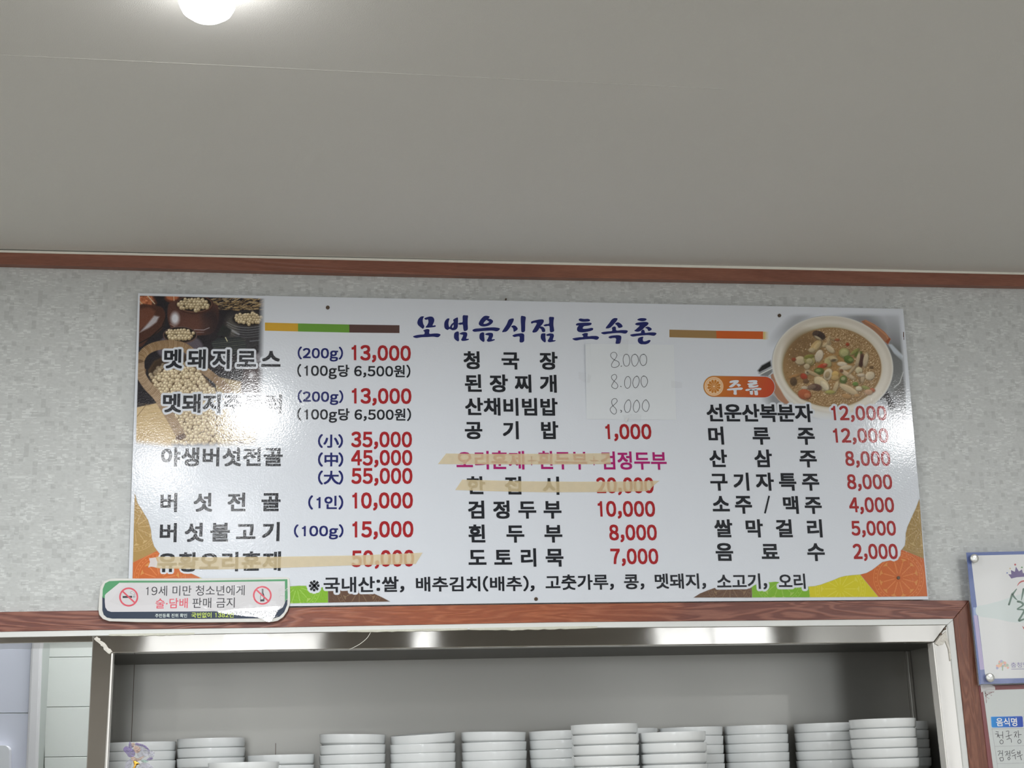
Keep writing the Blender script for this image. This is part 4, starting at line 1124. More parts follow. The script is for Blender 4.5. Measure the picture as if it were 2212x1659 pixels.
# ---- badge with wheel ornament
def wheel(cv, cx, cy, R0, light, light2, n=12, al=.8, rings=True, mask=None, phase=0.0):
    "petal wheel ornament of the print"
    w = cv.win(cx - R0 - 2, cy - R0 - 2, cx + R0 + 2, cy + R0 + 2)
    if w is None: return
    X, Y = cv.X[w] - cx, cv.Y[w] - cy
    r = np.hypot(X, Y) / R0; th = np.arctan2(Y, X) + phase
    px_ = 1.0 / R0
    ln_ = lambda r0, wd: np.clip(0.5 - (np.abs(r - r0) - wd / 2) / px_, 0, 1)
    a = np.zeros(r.shape)
    if rings:
        a = np.maximum(a, ln_(0.985, px_ * 1.1)); a = np.maximum(a, ln_(0.83, px_ * 1.1))
        nd = 36; tt = (th / (2 * np.pi) * nd) % 1 - .5
        dd = np.hypot(tt * 2 * np.pi / nd * .905, r - .905)
        a = np.maximum(a, np.clip(0.5 - (dd - 0.030) / px_, 0, 1) * .8)
    k = (th / (2 * np.pi) * n) % 1 - .5           # 0 = petal centre, +-.5 = between petals
    ang = np.abs(k) * 2 * np.pi / n
    spoke = np.clip(0.5 - ((np.pi / n - ang) * r - 0.012 - .012 * r) / px_, 0, 1) * (r > .17) * (r < .60)
    a = np.maximum(a, spoke)
    pr = 0.60 + 0.145 * np.sqrt(np.clip(1 - (ang / (np.pi / n) * 1.02) ** 2, 0, 1))
    gap_ = np.clip(0.5 + (r - pr) / px_, 0, 1) * np.clip(0.5 - (r - 0.755) / px_, 0, 1) * (ang > np.pi / n * .45)
    a2 = gap_
    if mask is not None: a = a * mask[w]; a2 = a2 * mask[w]
    cv.put(w, a * al, light, cover=False); cv.put(w, a2 * al, light2, cover=False)


cv = Canvas(1517, 808, 1676, 861, 0.55)
cap = [(1519.5 + 22 + 22.2 * math.cos(a), 834.6 + 22.8 * math.sin(a)) for a in np.linspace(math.pi / 2, math.pi * 1.5, 20)] + [(1651 + 22.6 * math.cos(a), 836 + 22.6 * math.sin(a)) for a in np.linspace(-math.pi / 2, math.pi / 2, 20)]
wfull = (slice(None), slice(None))
t = np.clip((cv.X - 1520 + (cv.Y - 834) * .3) / 150, 0, 1)[..., None]
colr = np.array((186, 122, 44)) * (1 - t) + np.array((184, 70, 42)) * t
cv.put(wfull, np.clip(0.5 - cv.sd_poly(wfull, cap) / 1.0, 0, 1), colr)
cv.ell(1542.3, 834.7, 20.3, 20.3, (228, 196, 160), soft=.5, cover=False)
cv.ell(1542.3, 834.7, 14.6, 14.6, (186, 118, 46), soft=.5, cover=False)
for k in range(40):
    a = 2 * math.pi * k / 40
    cv.line([(1542.3 + 16.6 * math.cos(a), 834.7 + 16.6 * math.sin(a)), (1542.3 + 18.2 * math.cos(a + .05), 834.7 + 18.2 * math.sin(a + .05))], .9, (176, 120, 70), soft=.4)
wheel(cv, 1542.3, 834.7, 18.9, (238, 208, 176), (240, 222, 200), al=1, rings=False)
cv.ell(1542.3, 834.7, 2.0, 2.0, (236, 206, 172), soft=.4, cover=False)
cv.mesh('badge', board, Y1 - 0.00008, .88)

# ---- ornamented corners
GOLD, ORG, YEL, GRN, BRN = (152, 126, 76), (190, 100, 50), (198, 188, 36), (118, 168, 46), (98, 74, 58)


def corner(box, segs, wheels, step=0.7):
    cv = Canvas(*box, step)
    for P, c in segs: cv.poly(P, c, .45)
    base = cv.c.copy(); al0 = cv.a.copy()
    for (cx, cy, R0, seg, lt, lt2, ph) in wheels:
        w = (slice(None), slice(None))
        mk = np.clip(0.5 - cv.sd_poly(w, segs[seg][0]) / .9, 0, 1)
        wheel(cv, cx, cy, R0, lt, lt2, mask=mk, phase=ph)
    cv.a = al0
    cv.cut_halo(5.6)
    return cv


cv = corner((1495, 1072, 2008, 1293), [
    ([(1986, 1077), (1979, 1096), (1968, 1120), (1960, 1138), (1956.5, 1152), (1956, 1166), (1954.5, 1178), (1948, 1187), (1996, 1208), (1987, 1085)], GOLD),
    ([(1948, 1187), (1946, 1189), (1945, 1200), (1938, 1208), (1920, 1211), (1906, 1214), (1884, 1231), (1872, 1237.5), (1858, 1241), (1897.7, 1289.5), (2003.6, 1288.3), (1996, 1207)], ORG),
    ([(1747, 1267), (1760, 1266), (1773, 1262.8), (1800, 1253), (1814, 1247), (1827, 1243.8), (1842, 1242.2), (1858, 1241), (1897.9, 1289.6), (1749, 1290.4)], YEL),
    ([(1623.7, 1267), (1634, 1262), (1648, 1258.7), (1675, 1256.5), (1695, 1258.5), (1713, 1261.4), (1730, 1264.5), (1747, 1267), (1749.5, 1290.5), (1624.5, 1290.8)], GRN),
    ([(1497.6, 1291), (1512, 1282), (1529, 1275), (1542, 1270.5), (1556, 1267), (1600, 1266), (1623.9, 1267), (1624.7, 1291)], BRN)],
    [(1987.5, 1140.7, 53, 0, (178, 152, 104), (182, 158, 110), .1), (1941.3, 1247.9, 55, 1, (212, 134, 80), (206, 144, 78), .26), (1815, 1272, 55, 2, (210, 202, 76), (208, 200, 82), 0),
     (1685, 1254, 53, 3, (150, 186, 84), (158, 186, 96), .2), (1577, 1262, 50, 4, (132, 108, 82), (136, 112, 84), 0)])
cv.mesh('corner_ornament', board, Y1, .86)
cv = corner((284, 1060, 845, 1306), [
    ([(291, 1063.5), (297, 1086), (307.4, 1102.5), (319.7, 1123), (326, 1143.5), (328, 1164), (333, 1180), (340, 1190), (287, 1215.5)], (166, 136, 82)),
    ([(287, 1215), (340, 1189.5), (345, 1196), (360, 1212), (390, 1228), (431, 1247), (440, 1262), (440, 1306), (285, 1308)], (192, 102, 50)),
    ([(431, 1247), (470, 1262), (560, 1262), (600, 1266), (610, 1305), (440, 1307)], YEL),
    ([(600, 1267.5), (627, 1266.5), (645, 1265.2), (661, 1265.4), (690, 1268), (708.5, 1270), (708.8, 1302), (600, 1304)], (124, 172, 48)),
    ([(708.5, 1270), (735.6, 1271), (773.6, 1275), (808.8, 1282.5), (826, 1290.5), (843, 1299.6), (708.8, 1302)], (96, 72, 58))],
    [(291, 1139.4, 52, 0, (196, 166, 118), (200, 172, 124), .1), (345, 1250, 56, 1, (214, 136, 84), (206, 150, 84), .2), (520, 1285, 55, 2, (210, 202, 76), (208, 200, 82), 0),
     (641, 1267.5, 52, 3, (156, 196, 92), (166, 192, 98), .22), (776, 1272, 50, 4, (130, 108, 84), (134, 112, 86), 0)])
cv.mesh('corner_ornament', board, Y1, .86)

# ------------------------------------------------------------------ paper slip with pencilled prices, tapes
M['slip'] = mat('slip_paper', (0.735, 0.775, 0.81, 1), 0.55)
M['pencil'] = mat('pencil_line', ink(84, 86, 90), 0.5)
def film(name, rough, bump, extra=0.0, veil=0.0):
    "a clear film: what lies behind shows, lamps glint on it"
    m, N, L, P = nodes_of(name)
    out = N['Material Output']; N.remove(P)
    tr = N.new('ShaderNodeBsdfTransparent'); gl = N.new('ShaderNodeBsdfGlossy'); gl.inputs['Roughness'].default_value = rough
    fr = N.new('ShaderNodeLayerWeight'); pw = N.new('ShaderNodeMath'); pw.operation = 'POWER'; pw.inputs[1].default_value = 5.0
    L.new(fr.outputs['Facing'], pw.inputs[0])
    ad = N.new('ShaderNodeMath'); ad.operation = 'ADD'; ad.inputs[1].default_value = extra + 0.04
    ge = N.new('ShaderNodeNewGeometry'); nz = N.new('ShaderNodeTexNoise'); nz.inputs['Scale'].default_value = bump[0]
    bp = N.new('ShaderNodeBump'); bp.inputs['Distance'].default_value = bump[1]
    L.new(ge.outputs['Position'], nz.inputs['Vector']); L.new(nz.outputs['Fac'], bp.inputs['Height']); L.new(bp.outputs[0], gl.inputs['Normal'])
    mx = N.new('ShaderNodeMixShader'); L.new(pw.outputs[0], ad.inputs[0]); L.new(ad.outputs[0], mx.inputs[0]); L.new(tr.outputs[0], mx.inputs[1]); L.new(gl.outputs[0], mx.inputs[2])
    last = mx
    if veil:
        df = N.new('ShaderNodeBsdfDiffuse'); m2 = N.new('ShaderNodeMixShader'); m2.inputs[0].default_value = veil
        L.new(mx.outputs[0], m2.inputs[1]); L.new(df.outputs[0], m2.inputs[2]); last = m2
    L.new(last.outputs[0], out.inputs[0])
    return m


M['clear'] = film('clear_tape', 0.10, (90, 0.0003), veil=0.03)
M['clear2'] = film('crinkled_clear_tape', 0.06, (30, 0.0012), veil=0.02)
M['clear3'] = film('glare_tape', 0.16, (240, 0.0007), 0.10, veil=0.12)
M['clear_edge'] = mat('tape_edge', (0.95, 0.95, 0.95, 1), 0.2, alpha=0.5)
sl = at(np.array(1362.), np.array(906.), YBD)
slip = empty('price_slip', (sl[0], YBD, sl[2]))
tag(slip, 'white paper slip with three pencilled prices taped on the menu board', 'paper slip')
# sheet, its left edge curling off the board
cols = [(1264.3, 1267, .0042), (1268.5, 1271.2, .0030), (1276, 1278, .0012), (1292, 1294, .0003), (1360, 1363, .0002), (1430, 1434, .0002), (1455.3, 1460.8, .0005)]
V = []; Fc = []
for (xt, xb_, dz) in cols:
    for k in range(9):
        t = k / 8; lift = dz if xt > 1276 else .0003 + (dz - .0003) * (1 - t) ** 1.2
        V.append(at(np.array(xt + (xb_ - xt) * t), np.array((742.3 + (xt - 1264) * .012) * (1 - t) + (905.3 + (xt - 1264) * .009) * t), YBD - .0004 - lift))
for i in range(len(cols) - 1):
    for k in range(8): Fc.append((i * 9 + k, i * 9 + k + 1, i * 9 + 10 + k, i * 9 + 9 + k))
o = mesh_obj('sheet', V, Fc, M['slip'], slip, False)
so = o.modifiers.new('thickness', 'SOLIDIFY'); so.thickness = 0.0002
E_ = (1250, 730, 8.73)
ep = lambda P: [(1250 + x / 8.73, 730 + y / 8.73) for x, y in P]
HAND = [
    [(722, 320), (700, 280), (650, 270), (608, 300), (605, 345), (640, 390), (690, 420), (750, 450), (765, 500), (735, 540), (680, 556), (630, 545), (620, 500), (660, 430), (705, 370), (725, 320)],
    [(905, 308), (870, 315), (842, 370), (840, 440), (860, 510), (900, 532), (945, 510), (965, 440), (955, 365), (930, 318), (895, 306)],
    [(1065, 308), (1020, 325), (995, 380), (1000, 450), (1025, 515), (1060, 533), (1100, 500), (1128, 430), (1115, 355), (1080, 312), (1050, 308)],
    [(1235, 310), (1185, 320), (1155, 375), (1155, 440), (1180, 500), (1220, 522), (1265, 490), (1285, 420), (1275, 350), (1240, 310), (1215, 308)],
    [(798, 535), (812, 528)],
    [(718, 730), (700, 695), (665, 690), (622, 720), (625, 765), (665, 810), (715, 855), (738, 905), (720, 945), (685, 955), (635, 930), (625, 895), (665, 820), (710, 765), (720, 730)],
    [(945, 728), (905, 735), (872, 790), (866, 870), (885, 930), (920, 950), (960, 925), (982, 850), (975, 770), (945, 728)],
    [(1110, 722), (1065, 735), (1030, 790), (1020, 860), (1040, 920), (1078, 942), (1118, 900), (1142, 830), (1138, 765), (1110, 722), (1085, 722)],
    [(1235, 718), (1195, 735), (1175, 790), (1180, 860), (1210, 915), (1240, 925), (1275, 895), (1300, 830), (1285, 755), (1245, 720), (1215, 718)],
    [(790, 912), (802, 918)],
    [(728, 1185), (710, 1150), (675, 1143), (635, 1165), (622, 1210), (640, 1270), (690, 1320), (715, 1370), (705, 1415), (670, 1438), (620, 1405), (594, 1355), (610, 1310), (680, 1250), (722, 1205), (728, 1185)],
    [(960, 1170), (920, 1175), (875, 1240), (862, 1310), (880, 1385), (918, 1404), (958, 1380), (982, 1300), (980, 1220), (955, 1170), (925, 1170)],
    [(1110, 1175), (1075, 1185), (1040, 1245), (1028, 1310), (1045, 1375), (1080, 1403), (1120, 1375), (1150, 1300), (1140, 1225), (1112, 1180), (1090, 1172)],
    [(1270, 1163), (1230, 1190), (1202, 1250), (1202, 1320), (1235, 1370), (1275, 1388), (1315, 1345), (1330, 1270), (1310, 1205), (1270, 1163)],
    [(790, 1362), (808, 1372), (808, 1392), (794, 1402)],
]
for i, P in enumerate(HAND):
    g = Geo(); add_stroke(g, ep(P), 1.15 if len(P) > 4 else 1.5, YBD - 0.0012, n=4)
    g.obj('handwriting', M['pencil'], slip)
TAPES = [([(1338, 735), (1358, 733), (1356, 765), (1342, 770), (1336, 762)], 'short clear tape over the top edge of the pencilled price slip'),
         ([(1250, 803), (1268, 806), (1277, 812), (1274, 827), (1262, 826), (1250, 818)], 'short clear tape over the left edge of the pencilled price slip'),
         ([(1345, 897), (1378, 893), (1386, 897), (1384, 911), (1350, 911)], 'short clear tape over the bottom edge of the pencilled price slip'),
         ([(1450, 822), (1474, 826), (1473, 838), (1450, 838)], 'short clear tape over the right edge of the pencilled price slip')]
for P, lb in TAPES:
    g = Geo(); flat_polys(g, [P], YBD - 0.0021); tag(g.obj('clear_tape', M['clear']), lb, 'tape')
g = Geo(); g.slab([(1350, 909), (1352, 904), (1357, 903), (1355, 908), (1352, 912)], YBD - 0.0035, YBD - 0.0022); o = g.obj('tape_fold', M['clear_edge']); tag(o, 'shiny folded tape end under the pencilled price slip', 'tape')


def masking_tape(top, bot, label, scrap=None):
    m_ = M['masking']
    P = top + bot[::-1]
    c = at(np.array(sum(p[0] for p in P) / len(P)), np.array(float(max(p[1] for p in P))), YBD)
    t = empty('masking_tape', (c[0], YBD, c[2])); tag(t, label, 'masking tape', 'beige masking tapes striking out menu lines')
    g = Geo(); flat_polys(g, [P], YBD - 0.0010); g.obj('strip', m_, t)
    return t


m_, N, L, Pn = nodes_of('masking_tape_paper')
Pn.inputs['Base Color'].default_value = ink(206, 188, 148, .72)
Pn.inputs['Roughness'].default_value = 0.6
Pn.inputs['Alpha'].default_value = 0.74
ge = N.new('ShaderNodeNewGeometry'); nz = N.new('ShaderNodeTexNoise'); nz.inputs['Scale'].default_value = 60; nz.inputs['Detail'].default_value = 5
mr = N.new('ShaderNodeMapRange'); mr.inputs['To Min'].default_value = .52; mr.inputs['To Max'].default_value = .66
L.new(ge.outputs['Position'], nz.inputs['Vector']); L.new(nz.outputs['Fac'], mr.inputs['Value']); L.new(mr.outputs[0], Pn.inputs['Alpha'])
M['masking'] = m_
masking_tape([(337, 1202.5), (470, 1203.5), (606, 1202.5), (763, 1200), (880, 1195.5), (913, 1193.8)], [(334, 1226), (345, 1228), (470, 1230), (600, 1227), (763, 1221), (860, 1219), (898, 1218.2), (902, 1208), (909, 1203)][0:7],
             'beige masking tape over the bottom line of the left menu column')
masking_tape([(963.6, 979.6), (1060, 980.5), (1200, 980), (1316.6, 979)], [(946, 1002.3), (953, 997), (960, 988)][:1] + [(1060, 1003.2), (1200, 1003.3), (1300, 1002.5), (1320, 1002), (1318, 990)][:4],
             'beige masking tape over the magenta menu line')
masking_tape([(998.4, 1036), (1070, 1038), (1141, 1039.7), (1250, 1040.5), (1350, 1040), (1420, 1038.6), (1424.8, 1038.5)], [(983.5, 1058.4), (1060, 1061), (1178.6, 1063.4), (1300, 1063), (1397.4, 1061), (1404, 1057), (1414, 1047)],
             'beige masking tape over the menu line just below the magenta one')
g = Geo(); g.slab([(322, 1206), (336, 1204), (340, 1214), (338, 1226), (326, 1224), (320, 1226), (324, 1214)], YBD - 0.0016, YBD - 0.0012)
tag(g.obj('clear_tape', M['clear_edge']), 'crumpled clear tape scrap at the left end of the lowest masking tape', 'tape')

# ------------------------------------------------------------------ age-limit sign plate
YS = YBD - 0.0045
sc = at(np.array(420.), np.array(1344.), YS)
sign = empty('warning_plate', (sc[0], YS, sc[2]))
tag(sign, 'rounded white warning plate with no-smoking and no-bottle symbols, lower left of the menu board', 'sign')
M['plate'] = mat('plate_plastic', (0.74, 0.74, 0.70, 1), 0.25)
M['plate_white'] = mat('plate_print_white', (0.72, 0.71, 0.73, 1), 0.22)
M['s_navy'] = mat('plate_navy', ink(24, 38, 58), 0.25); M['s_green'] = mat('plate_green', ink(64, 128, 86), 0.25); M['s_red'] = mat('plate_red', ink(184, 62, 78), 0.25)
M['s_black'] = mat('plate_black', ink(28, 26, 36), 0.25); M['s_pale'] = mat('plate_pale', ink(182, 192, 190), 0.3); M['s_lime'] = mat('plate_lime', ink(172, 190, 74), 0.3)
outer = [(240, 1249.3), (300, 1249.6), (430, 1249.2), (540, 1248), (620, 1246.6), (625, 1249), (626.3, 1262), (627, 1296), (626, 1306), (621, 1320), (612, 1333), (600, 1341), (588, 1343.4), (430, 1344.6), (300, 1344), (236, 1342), (222, 1337), (214, 1328), (212.3, 1316), (214, 1290), (217, 1268), (224, 1256)]
g = Geo(); g.slab(outer, YS, YBD - 0.0008); g.obj('plate', M['plate'], sign, bevel=0.0009)
YA, YB_, YC_, YD = YS - .0002, YS - .0003, YS - .0004, YS - .0005
g = Geo(); flat_polys(g, [[(221, 1288), (221, 1318), (224, 1328), (231, 1334), (242, 1336.3), (430, 1337), (592, 1335.5), (604, 1332), (614, 1322), (620.5, 1306), (621.3, 1290)]], YA); g.obj('navy_print', M['s_navy'], sign)
g = Geo(); flat_polys(g, [[(221.3, 1290), (222, 1272), (227, 1260), (236, 1255.3), (260, 1254.2), (430, 1254.3), (620.8, 1251.2), (621.4, 1292), (616, 1300), (240, 1300)]], YA - .00003); g.obj('green_print', M['s_green'], sign)
g = Geo(); flat_polys(g, [[(258, 1258.8), (430, 1258), (615.5, 1255.3), (615.5, 1302), (611, 1312), (602, 1317.5), (592, 1318.8), (430, 1320.8), (240, 1321.8), (232, 1319), (227.5, 1312), (226.3, 1300), (226.5, 1286), (229, 1282.5)]], YB_); g.obj('white_print', M['plate_white'], sign)
for (cx, cy, R0) in ((278, 1289.6, 20.6), (566.6, 1286, 20.2)):
    g = Geo(); add_stroke(g, disc_px(cx, cy, R0 - 1.7, 36), 3.5, YD, closed=True, n=1)
    a = math.radians(43); add_stroke(g, [(cx - 18 * math.cos(a), cy - 18 * math.sin(a)), (cx + 18 * math.cos(a), cy + 18 * math.sin(a))], 3.4, YD - .00005, smooth=False, caps=False)
    g.obj('prohibition_ring', M['s_red'], sign)
g = Geo(); flat_polys(g, [[(265, 1287.6), (285.5, 1287), (285.5, 1291.2), (265, 1291.8)], [(287.8, 1287), (288.8, 1287), (288.8, 1291), (287.8, 1291)], [(290.6, 1287), (291.6, 1287), (291.6, 1291), (290.6, 1291)]], YC_)
add_stroke(g, [(286, 1277), (282, 1279), (282.5, 1282.5), (287, 1283.5), (289.5, 1285.5)], .5, YC_); add_stroke(g, [(287, 1278.5), (290.5, 1281), (291.3, 1286)], .5, YC_)
g.obj('cigarette_symbol', M['s_black'], sign)
g = Geo(); flat_polys(g, [[(565.2, 1272), (568.6, 1272), (568.8, 1280), (571, 1286), (571.2, 1299), (562, 1299.4), (562.4, 1287), (565, 1280)]], YC_ + .00003); g.obj('bottle_symbol', M['s_black'], sign)
g = Geo(); flat_polys(g, [[(565.8, 1273), (566.6, 1273), (566.4, 1282), (569, 1288), (569, 1294.5), (563, 1295), (563.4, 1287), (565.6, 1281)]], YC_); g.obj('bottle_highlight', M['plate_white'], sign)
SG = [('19세 미만 청소년에게', 315, 1287.5, 528.7, 1286, 22, 's_black', .004, 1.0), ('술·담배', 335.6, 1314.7, 405.8, 1313.6, 22, 's_red', .010, 1.0), ('판매 금지', 415.4, 1313.6, 507.2, 1312.6, 22, 's_black', .004, 1.0),
      ('주민등록 진위 확인', 335, 1334.2, 404, 1333.8, 8.6, 's_pale', .010, 1.0), ('국번없이 1382번', 413.2, 1334.8, 504.9, 1334, 11.8, 's_lime', .012, 1.0)]
for (s, xl, yl, xr, yr, h, mm, off, sp) in SG:
    g = Geo(); text_geo(g, s, xl, yl, xr, yr, h, YC_, None, off); g.obj('sign_text', M[mm], sign)
g = Geo(); flat_polys(g, [[(236, 1299), (262, 1271), (285, 1250), (340, 1247), (440, 1244), (540, 1243), (560, 1246), (598, 1262), (626, 1266), (624, 1278), (620, 1296), (604, 1315), (590, 1337), (583, 1343.5), (572, 1338), (540, 1331), (500, 1322), (440, 1307), (400, 1302.5), (360, 1304), (300, 1308), (262, 1310)]], YS - .0011)
o = g.obj('clear_tape', M['clear2']); tag(o, 'wide crinkled clear tape stretched over the rounded warning plate', 'tape')
# lower margin of the tape, shaped like its glare and tilted to catch the lamps
V = []; Fc = []
TP = [(440, 1311), (470, 1320), (510, 1315.5), (560, 1312.5), (592, 1309.5), (606, 1310)]; BT = [(440, 1312.5), (476, 1324), (520, 1330), (558, 1334), (583, 1343.5), (600, 1320)]
for (p, q) in zip(catmull(TP, 6, False), catmull(BT, 6, False)):
    for k in range(5):
        t = k / 4; hh = abs(q[1] - p[1]) * t / 1000.0
        V.append(at(np.array(p[0] + (q[0] - p[0]) * t), np.array(p[1] + (q[1] - p[1]) * t), YS - .0014 - hh * .21))
for i in range(len(V) // 5 - 1):
    for k in range(4): Fc.append((i * 5 + k, i * 5 + k + 1, i * 5 + 6 + k, i * 5 + 5 + k))
mesh_obj('glare_margin', V, Fc, M['clear3'], o, True)
# crumpled creases at the tape's right end
g = Geo(); rn = random.Random(21)
for k in range(26):
    t = rn.random(); x = 600 + 22 * rn.random(); y = 1268 + 36 * t
    if k > 18: x, y = 583 + 14 * rn.random(), 1322 + 14 * rn.random()
    a = rn.uniform(-1.1, .2); l = rn.uniform(2, 6)
    c = at(np.array([x, x + l * math.cos(a), x + l * .5 + .8]), np.array([y, y + l * math.sin(a), y + 1.4 + l * math.sin(a) * .5]), YS - .0013)
    c[2][1] -= .0012
    g.add(c, [(0, 2, 1)])
g.obj('crease', M['clear_edge'], o)

# ------------------------------------------------------------------ acrylic sign at the right
YP = -0.030
ac = at(np.array(2205.), np.array(1478.), YP)
acr = empty('acrylic_sign', (ac[0], YP, ac[2]))
tag(acr, 'clear acrylic sign with blue border and green brush lettering, held by steel studs', 'sign')
M['acrylic'] = film('clear_acrylic', 0.04, (8, 0.00005), veil=0.015)
M['p_white'] = mat('poster_white', (0.84, 0.85, 0.85, 1), 0.3); M['p_blue'] = mat('poster_blue', ink(54, 76, 132, .56), 0.3); M['p_mint'] = mat('poster_mint', (0.73, 0.81, 0.80, 1), 0.3)
M['p_grey'] = mat('poster_grey', (0.60, 0.63, 0.65, 1), 0.3)
M['p_sky'] = mat('poster_sky', ink(120, 140, 178), 0.3); M['p_lilac'] = mat('poster_lilac', ink(146, 136, 168, .56), 0.3); M['p_blue2'] = mat('poster_blue_grey', ink(84, 96, 140, .56), 0.3)
M['p_purple'] = mat('crown_purple', ink(78, 60, 112), 0.3); M['p_red'] = mat('poster_red', ink(164, 60, 56), 0.3); M['p_green'] = mat('brush_green', ink(76, 104, 92), 0.3); M['p_txt'] = mat('poster_text_violet', ink(128, 122, 156), 0.3)
M['stud'] = mat('stud_steel', (0.84, 0.85, 0.82, 1), 0.34, 0.8)
rightx = 2330
g = Geo(); g.slab([(2084, 1192), (rightx, 1186), (rightx + 30, 1473), (2113, 1481)], YP, YP + 0.0035); g.obj('acrylic_sheet', M['acrylic'], acr, bevel=0.0006)
YQ = YP + 0.0042
g = Geo(); g.slab([(2087.3, 1193.6), (rightx - 3, 1188), (rightx + 26, 1471), (2115.5, 1478)], YQ, YQ + 0.0008); g.obj('poster_blue_border', M['p_blue'], acr)
g = Geo(); flat_polys(g, [[(2102.2, 1312.2), (2109, 1312), (2111, 1329), (2103.4, 1329.5)]], YQ - .0001); g.obj('border_sky_part', M['p_sky'], acr)
g = Geo(); flat_polys(g, [[(2103.4, 1329.5), (2111, 1329), (2126.5, 1446), (2117, 1447)]], YQ - .0001); g.obj('border_lilac_part', M['p_lilac'], acr)
g = Geo(); flat_polys(g, [[(2117, 1447), (2126.5, 1446), (2131, 1466.5), (rightx + 22, 1461.5), (rightx + 23, 1470.5), (2118.6, 1477.5)]], YQ - .0001); g.obj('border_lower_part', M['p_blue2'], acr)
g = Geo(); flat_polys(g, [[(2096.8, 1200.2), (rightx - 12, 1195), (rightx + 17, 1462), (2129, 1466.5)]], YQ - .0002); g.obj('poster', M['p_white'], acr)
g = Geo(); flat_polys(g, [catmull([(2109.5, 1311), (2130, 1306), (2160, 1298), (2190, 1288), (2250, 1270), (2320, 1262), (2322, 1340), (2250, 1345), (2212, 1345.5), (2180, 1343), (2150, 1336.5), (2112.5, 1330)], 4)], YQ - .0003); g.obj('mint_wave', M['p_mint'], acr)
cq = lambda *P: [(2062 + x / 6.913, 1180 + y / 6.913) for x, y in P]
g = Geo(); flat_polys(g, [cq((802, 418), (848, 420), (842, 355), (900, 382), (916, 305), (962, 376), (1005, 345), (1022, 402), (1065, 402), (1078, 345), (1122, 374), (1165, 305), (1182, 382), (1240, 355), (1232, 420), (1280, 418), (1232, 482), (1150, 462), (1040, 455), (930, 462), (848, 482))], YQ - .0004); g.obj('crown_print', M['p_purple'], acr)
for (x, y, r, c) in ((785, 398, 11, ink(88, 104, 160)), (830, 332, 12, ink(178, 160, 128)), (905, 274, 15, ink(160, 60, 62)), (1005, 316, 12, ink(66, 122, 72)), (1085, 316, 12, ink(178, 160, 128)), (1175, 274, 15, ink(88, 104, 160))):
    g = Geo(); p = cq((x, y))[0]; flat_polys(g, [disc_px(p[0], p[1], r / 6.913, 14)], YQ - .0004); g.obj('crown_dot', mat('crown_dot_ink', c, .3), acr)
g = Geo(); flat_polys(g, [catmull(cq((935, 598), (948, 560), (985, 522), (1037, 508), (1100, 512), (1150, 540), (1100, 530), (1037, 528), (985, 545), (955, 572)), 4)], YQ - .0004); g.obj('red_arc', M['p_red'], acr)
g = Geo()
add_stroke(g, cq((925, 640), (880, 700), (862, 715), (835, 800), (812, 870)), [2.2, 3.8, 4.6, 4.0, 4.2], YQ - .0004)
add_stroke(g, cq((862, 715), (900, 770), (935, 802)), [4.4, 3.4, 1.4], YQ - .00042)
add_stroke(g, cq((1030, 640), (1015, 720), (998, 805)), [4.2, 3.6, 1.6], YQ - .0004)
add_stroke(g, cq((945, 825), (990, 835), (1020, 860), (1010, 890), (935, 940), (1010, 945), (1037, 965), (1000, 1040), (960, 1110), (1020, 1095), (1070, 1080)), [4.6, 4.4, 4.6, 3.6, 2.6, 3.4, 4.2, 3.8, 4.4, 3.8, 3.0], YQ - .00045)
g.obj('brush_lettering', M['p_green'], acr)
g = Geo(); flat_polys(g, [cq((1008, 1188), (1030, 1206), (1062, 1240), (1032, 1236))], YQ - .0004); g.obj('red_tick', M['p_red'], acr)
eq = lambda *P: [(2092 + x / 6.94, 1420 + y / 6.94) for x, y in P]
for i, (x, y) in enumerate(((430, 125), (432, 160), (455, 130), (462, 92), (470, 68), (495, 62), (500, 92), (520, 75), (545, 85), (540, 115), (560, 125), (580, 118), (592, 155), (500, 130), (478, 120), (525, 128))):
    p = eq((x, y))[0]; g = Geo(); flat_polys(g, [disc_px(p[0], p[1], (2.4 + (i % 3) * .5), 10)], YQ - .0004 - i * .00001)
    g.obj('emblem_dot', mat('emblem_ink', [ink(200, 150, 136), ink(152, 152, 180), ink(206, 160, 130), ink(160, 170, 150)][i % 4], .3), acr)
g = Geo(); add_stroke(g, eq((512, 130), (512, 192)), 2.4, YQ - .0006); g.obj('emblem_stem', mat('emblem_stem_ink', ink(150, 164, 140), .3), acr)
g = Geo(); text_geo(g, '충청남도', 2183, 1442.5, 2235, 1441.5, 11.5, YQ - .0004, None, .008); g.obj('poster_text', M['p_txt'], acr)
g = Geo(); add_stroke(g, eq((645, 178), (960, 172)), 1.2, YQ - .0004); g.obj('small_print', M['p_txt'], acr)
for (px, py) in ((2106, 1206), (2139.7, 1463.5), (rightx - 22, 1202), (rightx + 8, 1456)):
    c = at(np.array(float(px)), np.array(float(py)), YP - .006); n = 28; V = []; Fc = []
    prof = [(0.0, -.0012), (.0040, -.0010), (.0086, -.0004), (.0094, .0006), (.0094, .0060), (.0055, .0061), (.0055, .0355)]
    for (r, y) in prof:
        for k in range(n):
            a = 2 * math.pi * k / n; V.append((c[0] + r * math.cos(a), c[1] + y + (0.00035 * math.cos(4 * a) * (r > .001) if r < .0085 else 0), c[2] + r * math.sin(a)))
    for i in range(len(prof) - 1):
        for k in range(n): Fc.append((i * n + k, i * n + (k + 1) % n, (i + 1) * n + (k + 1) % n, (i + 1) * n + k))
    mesh_obj('stud', V, Fc, M['stud'], acr, True)

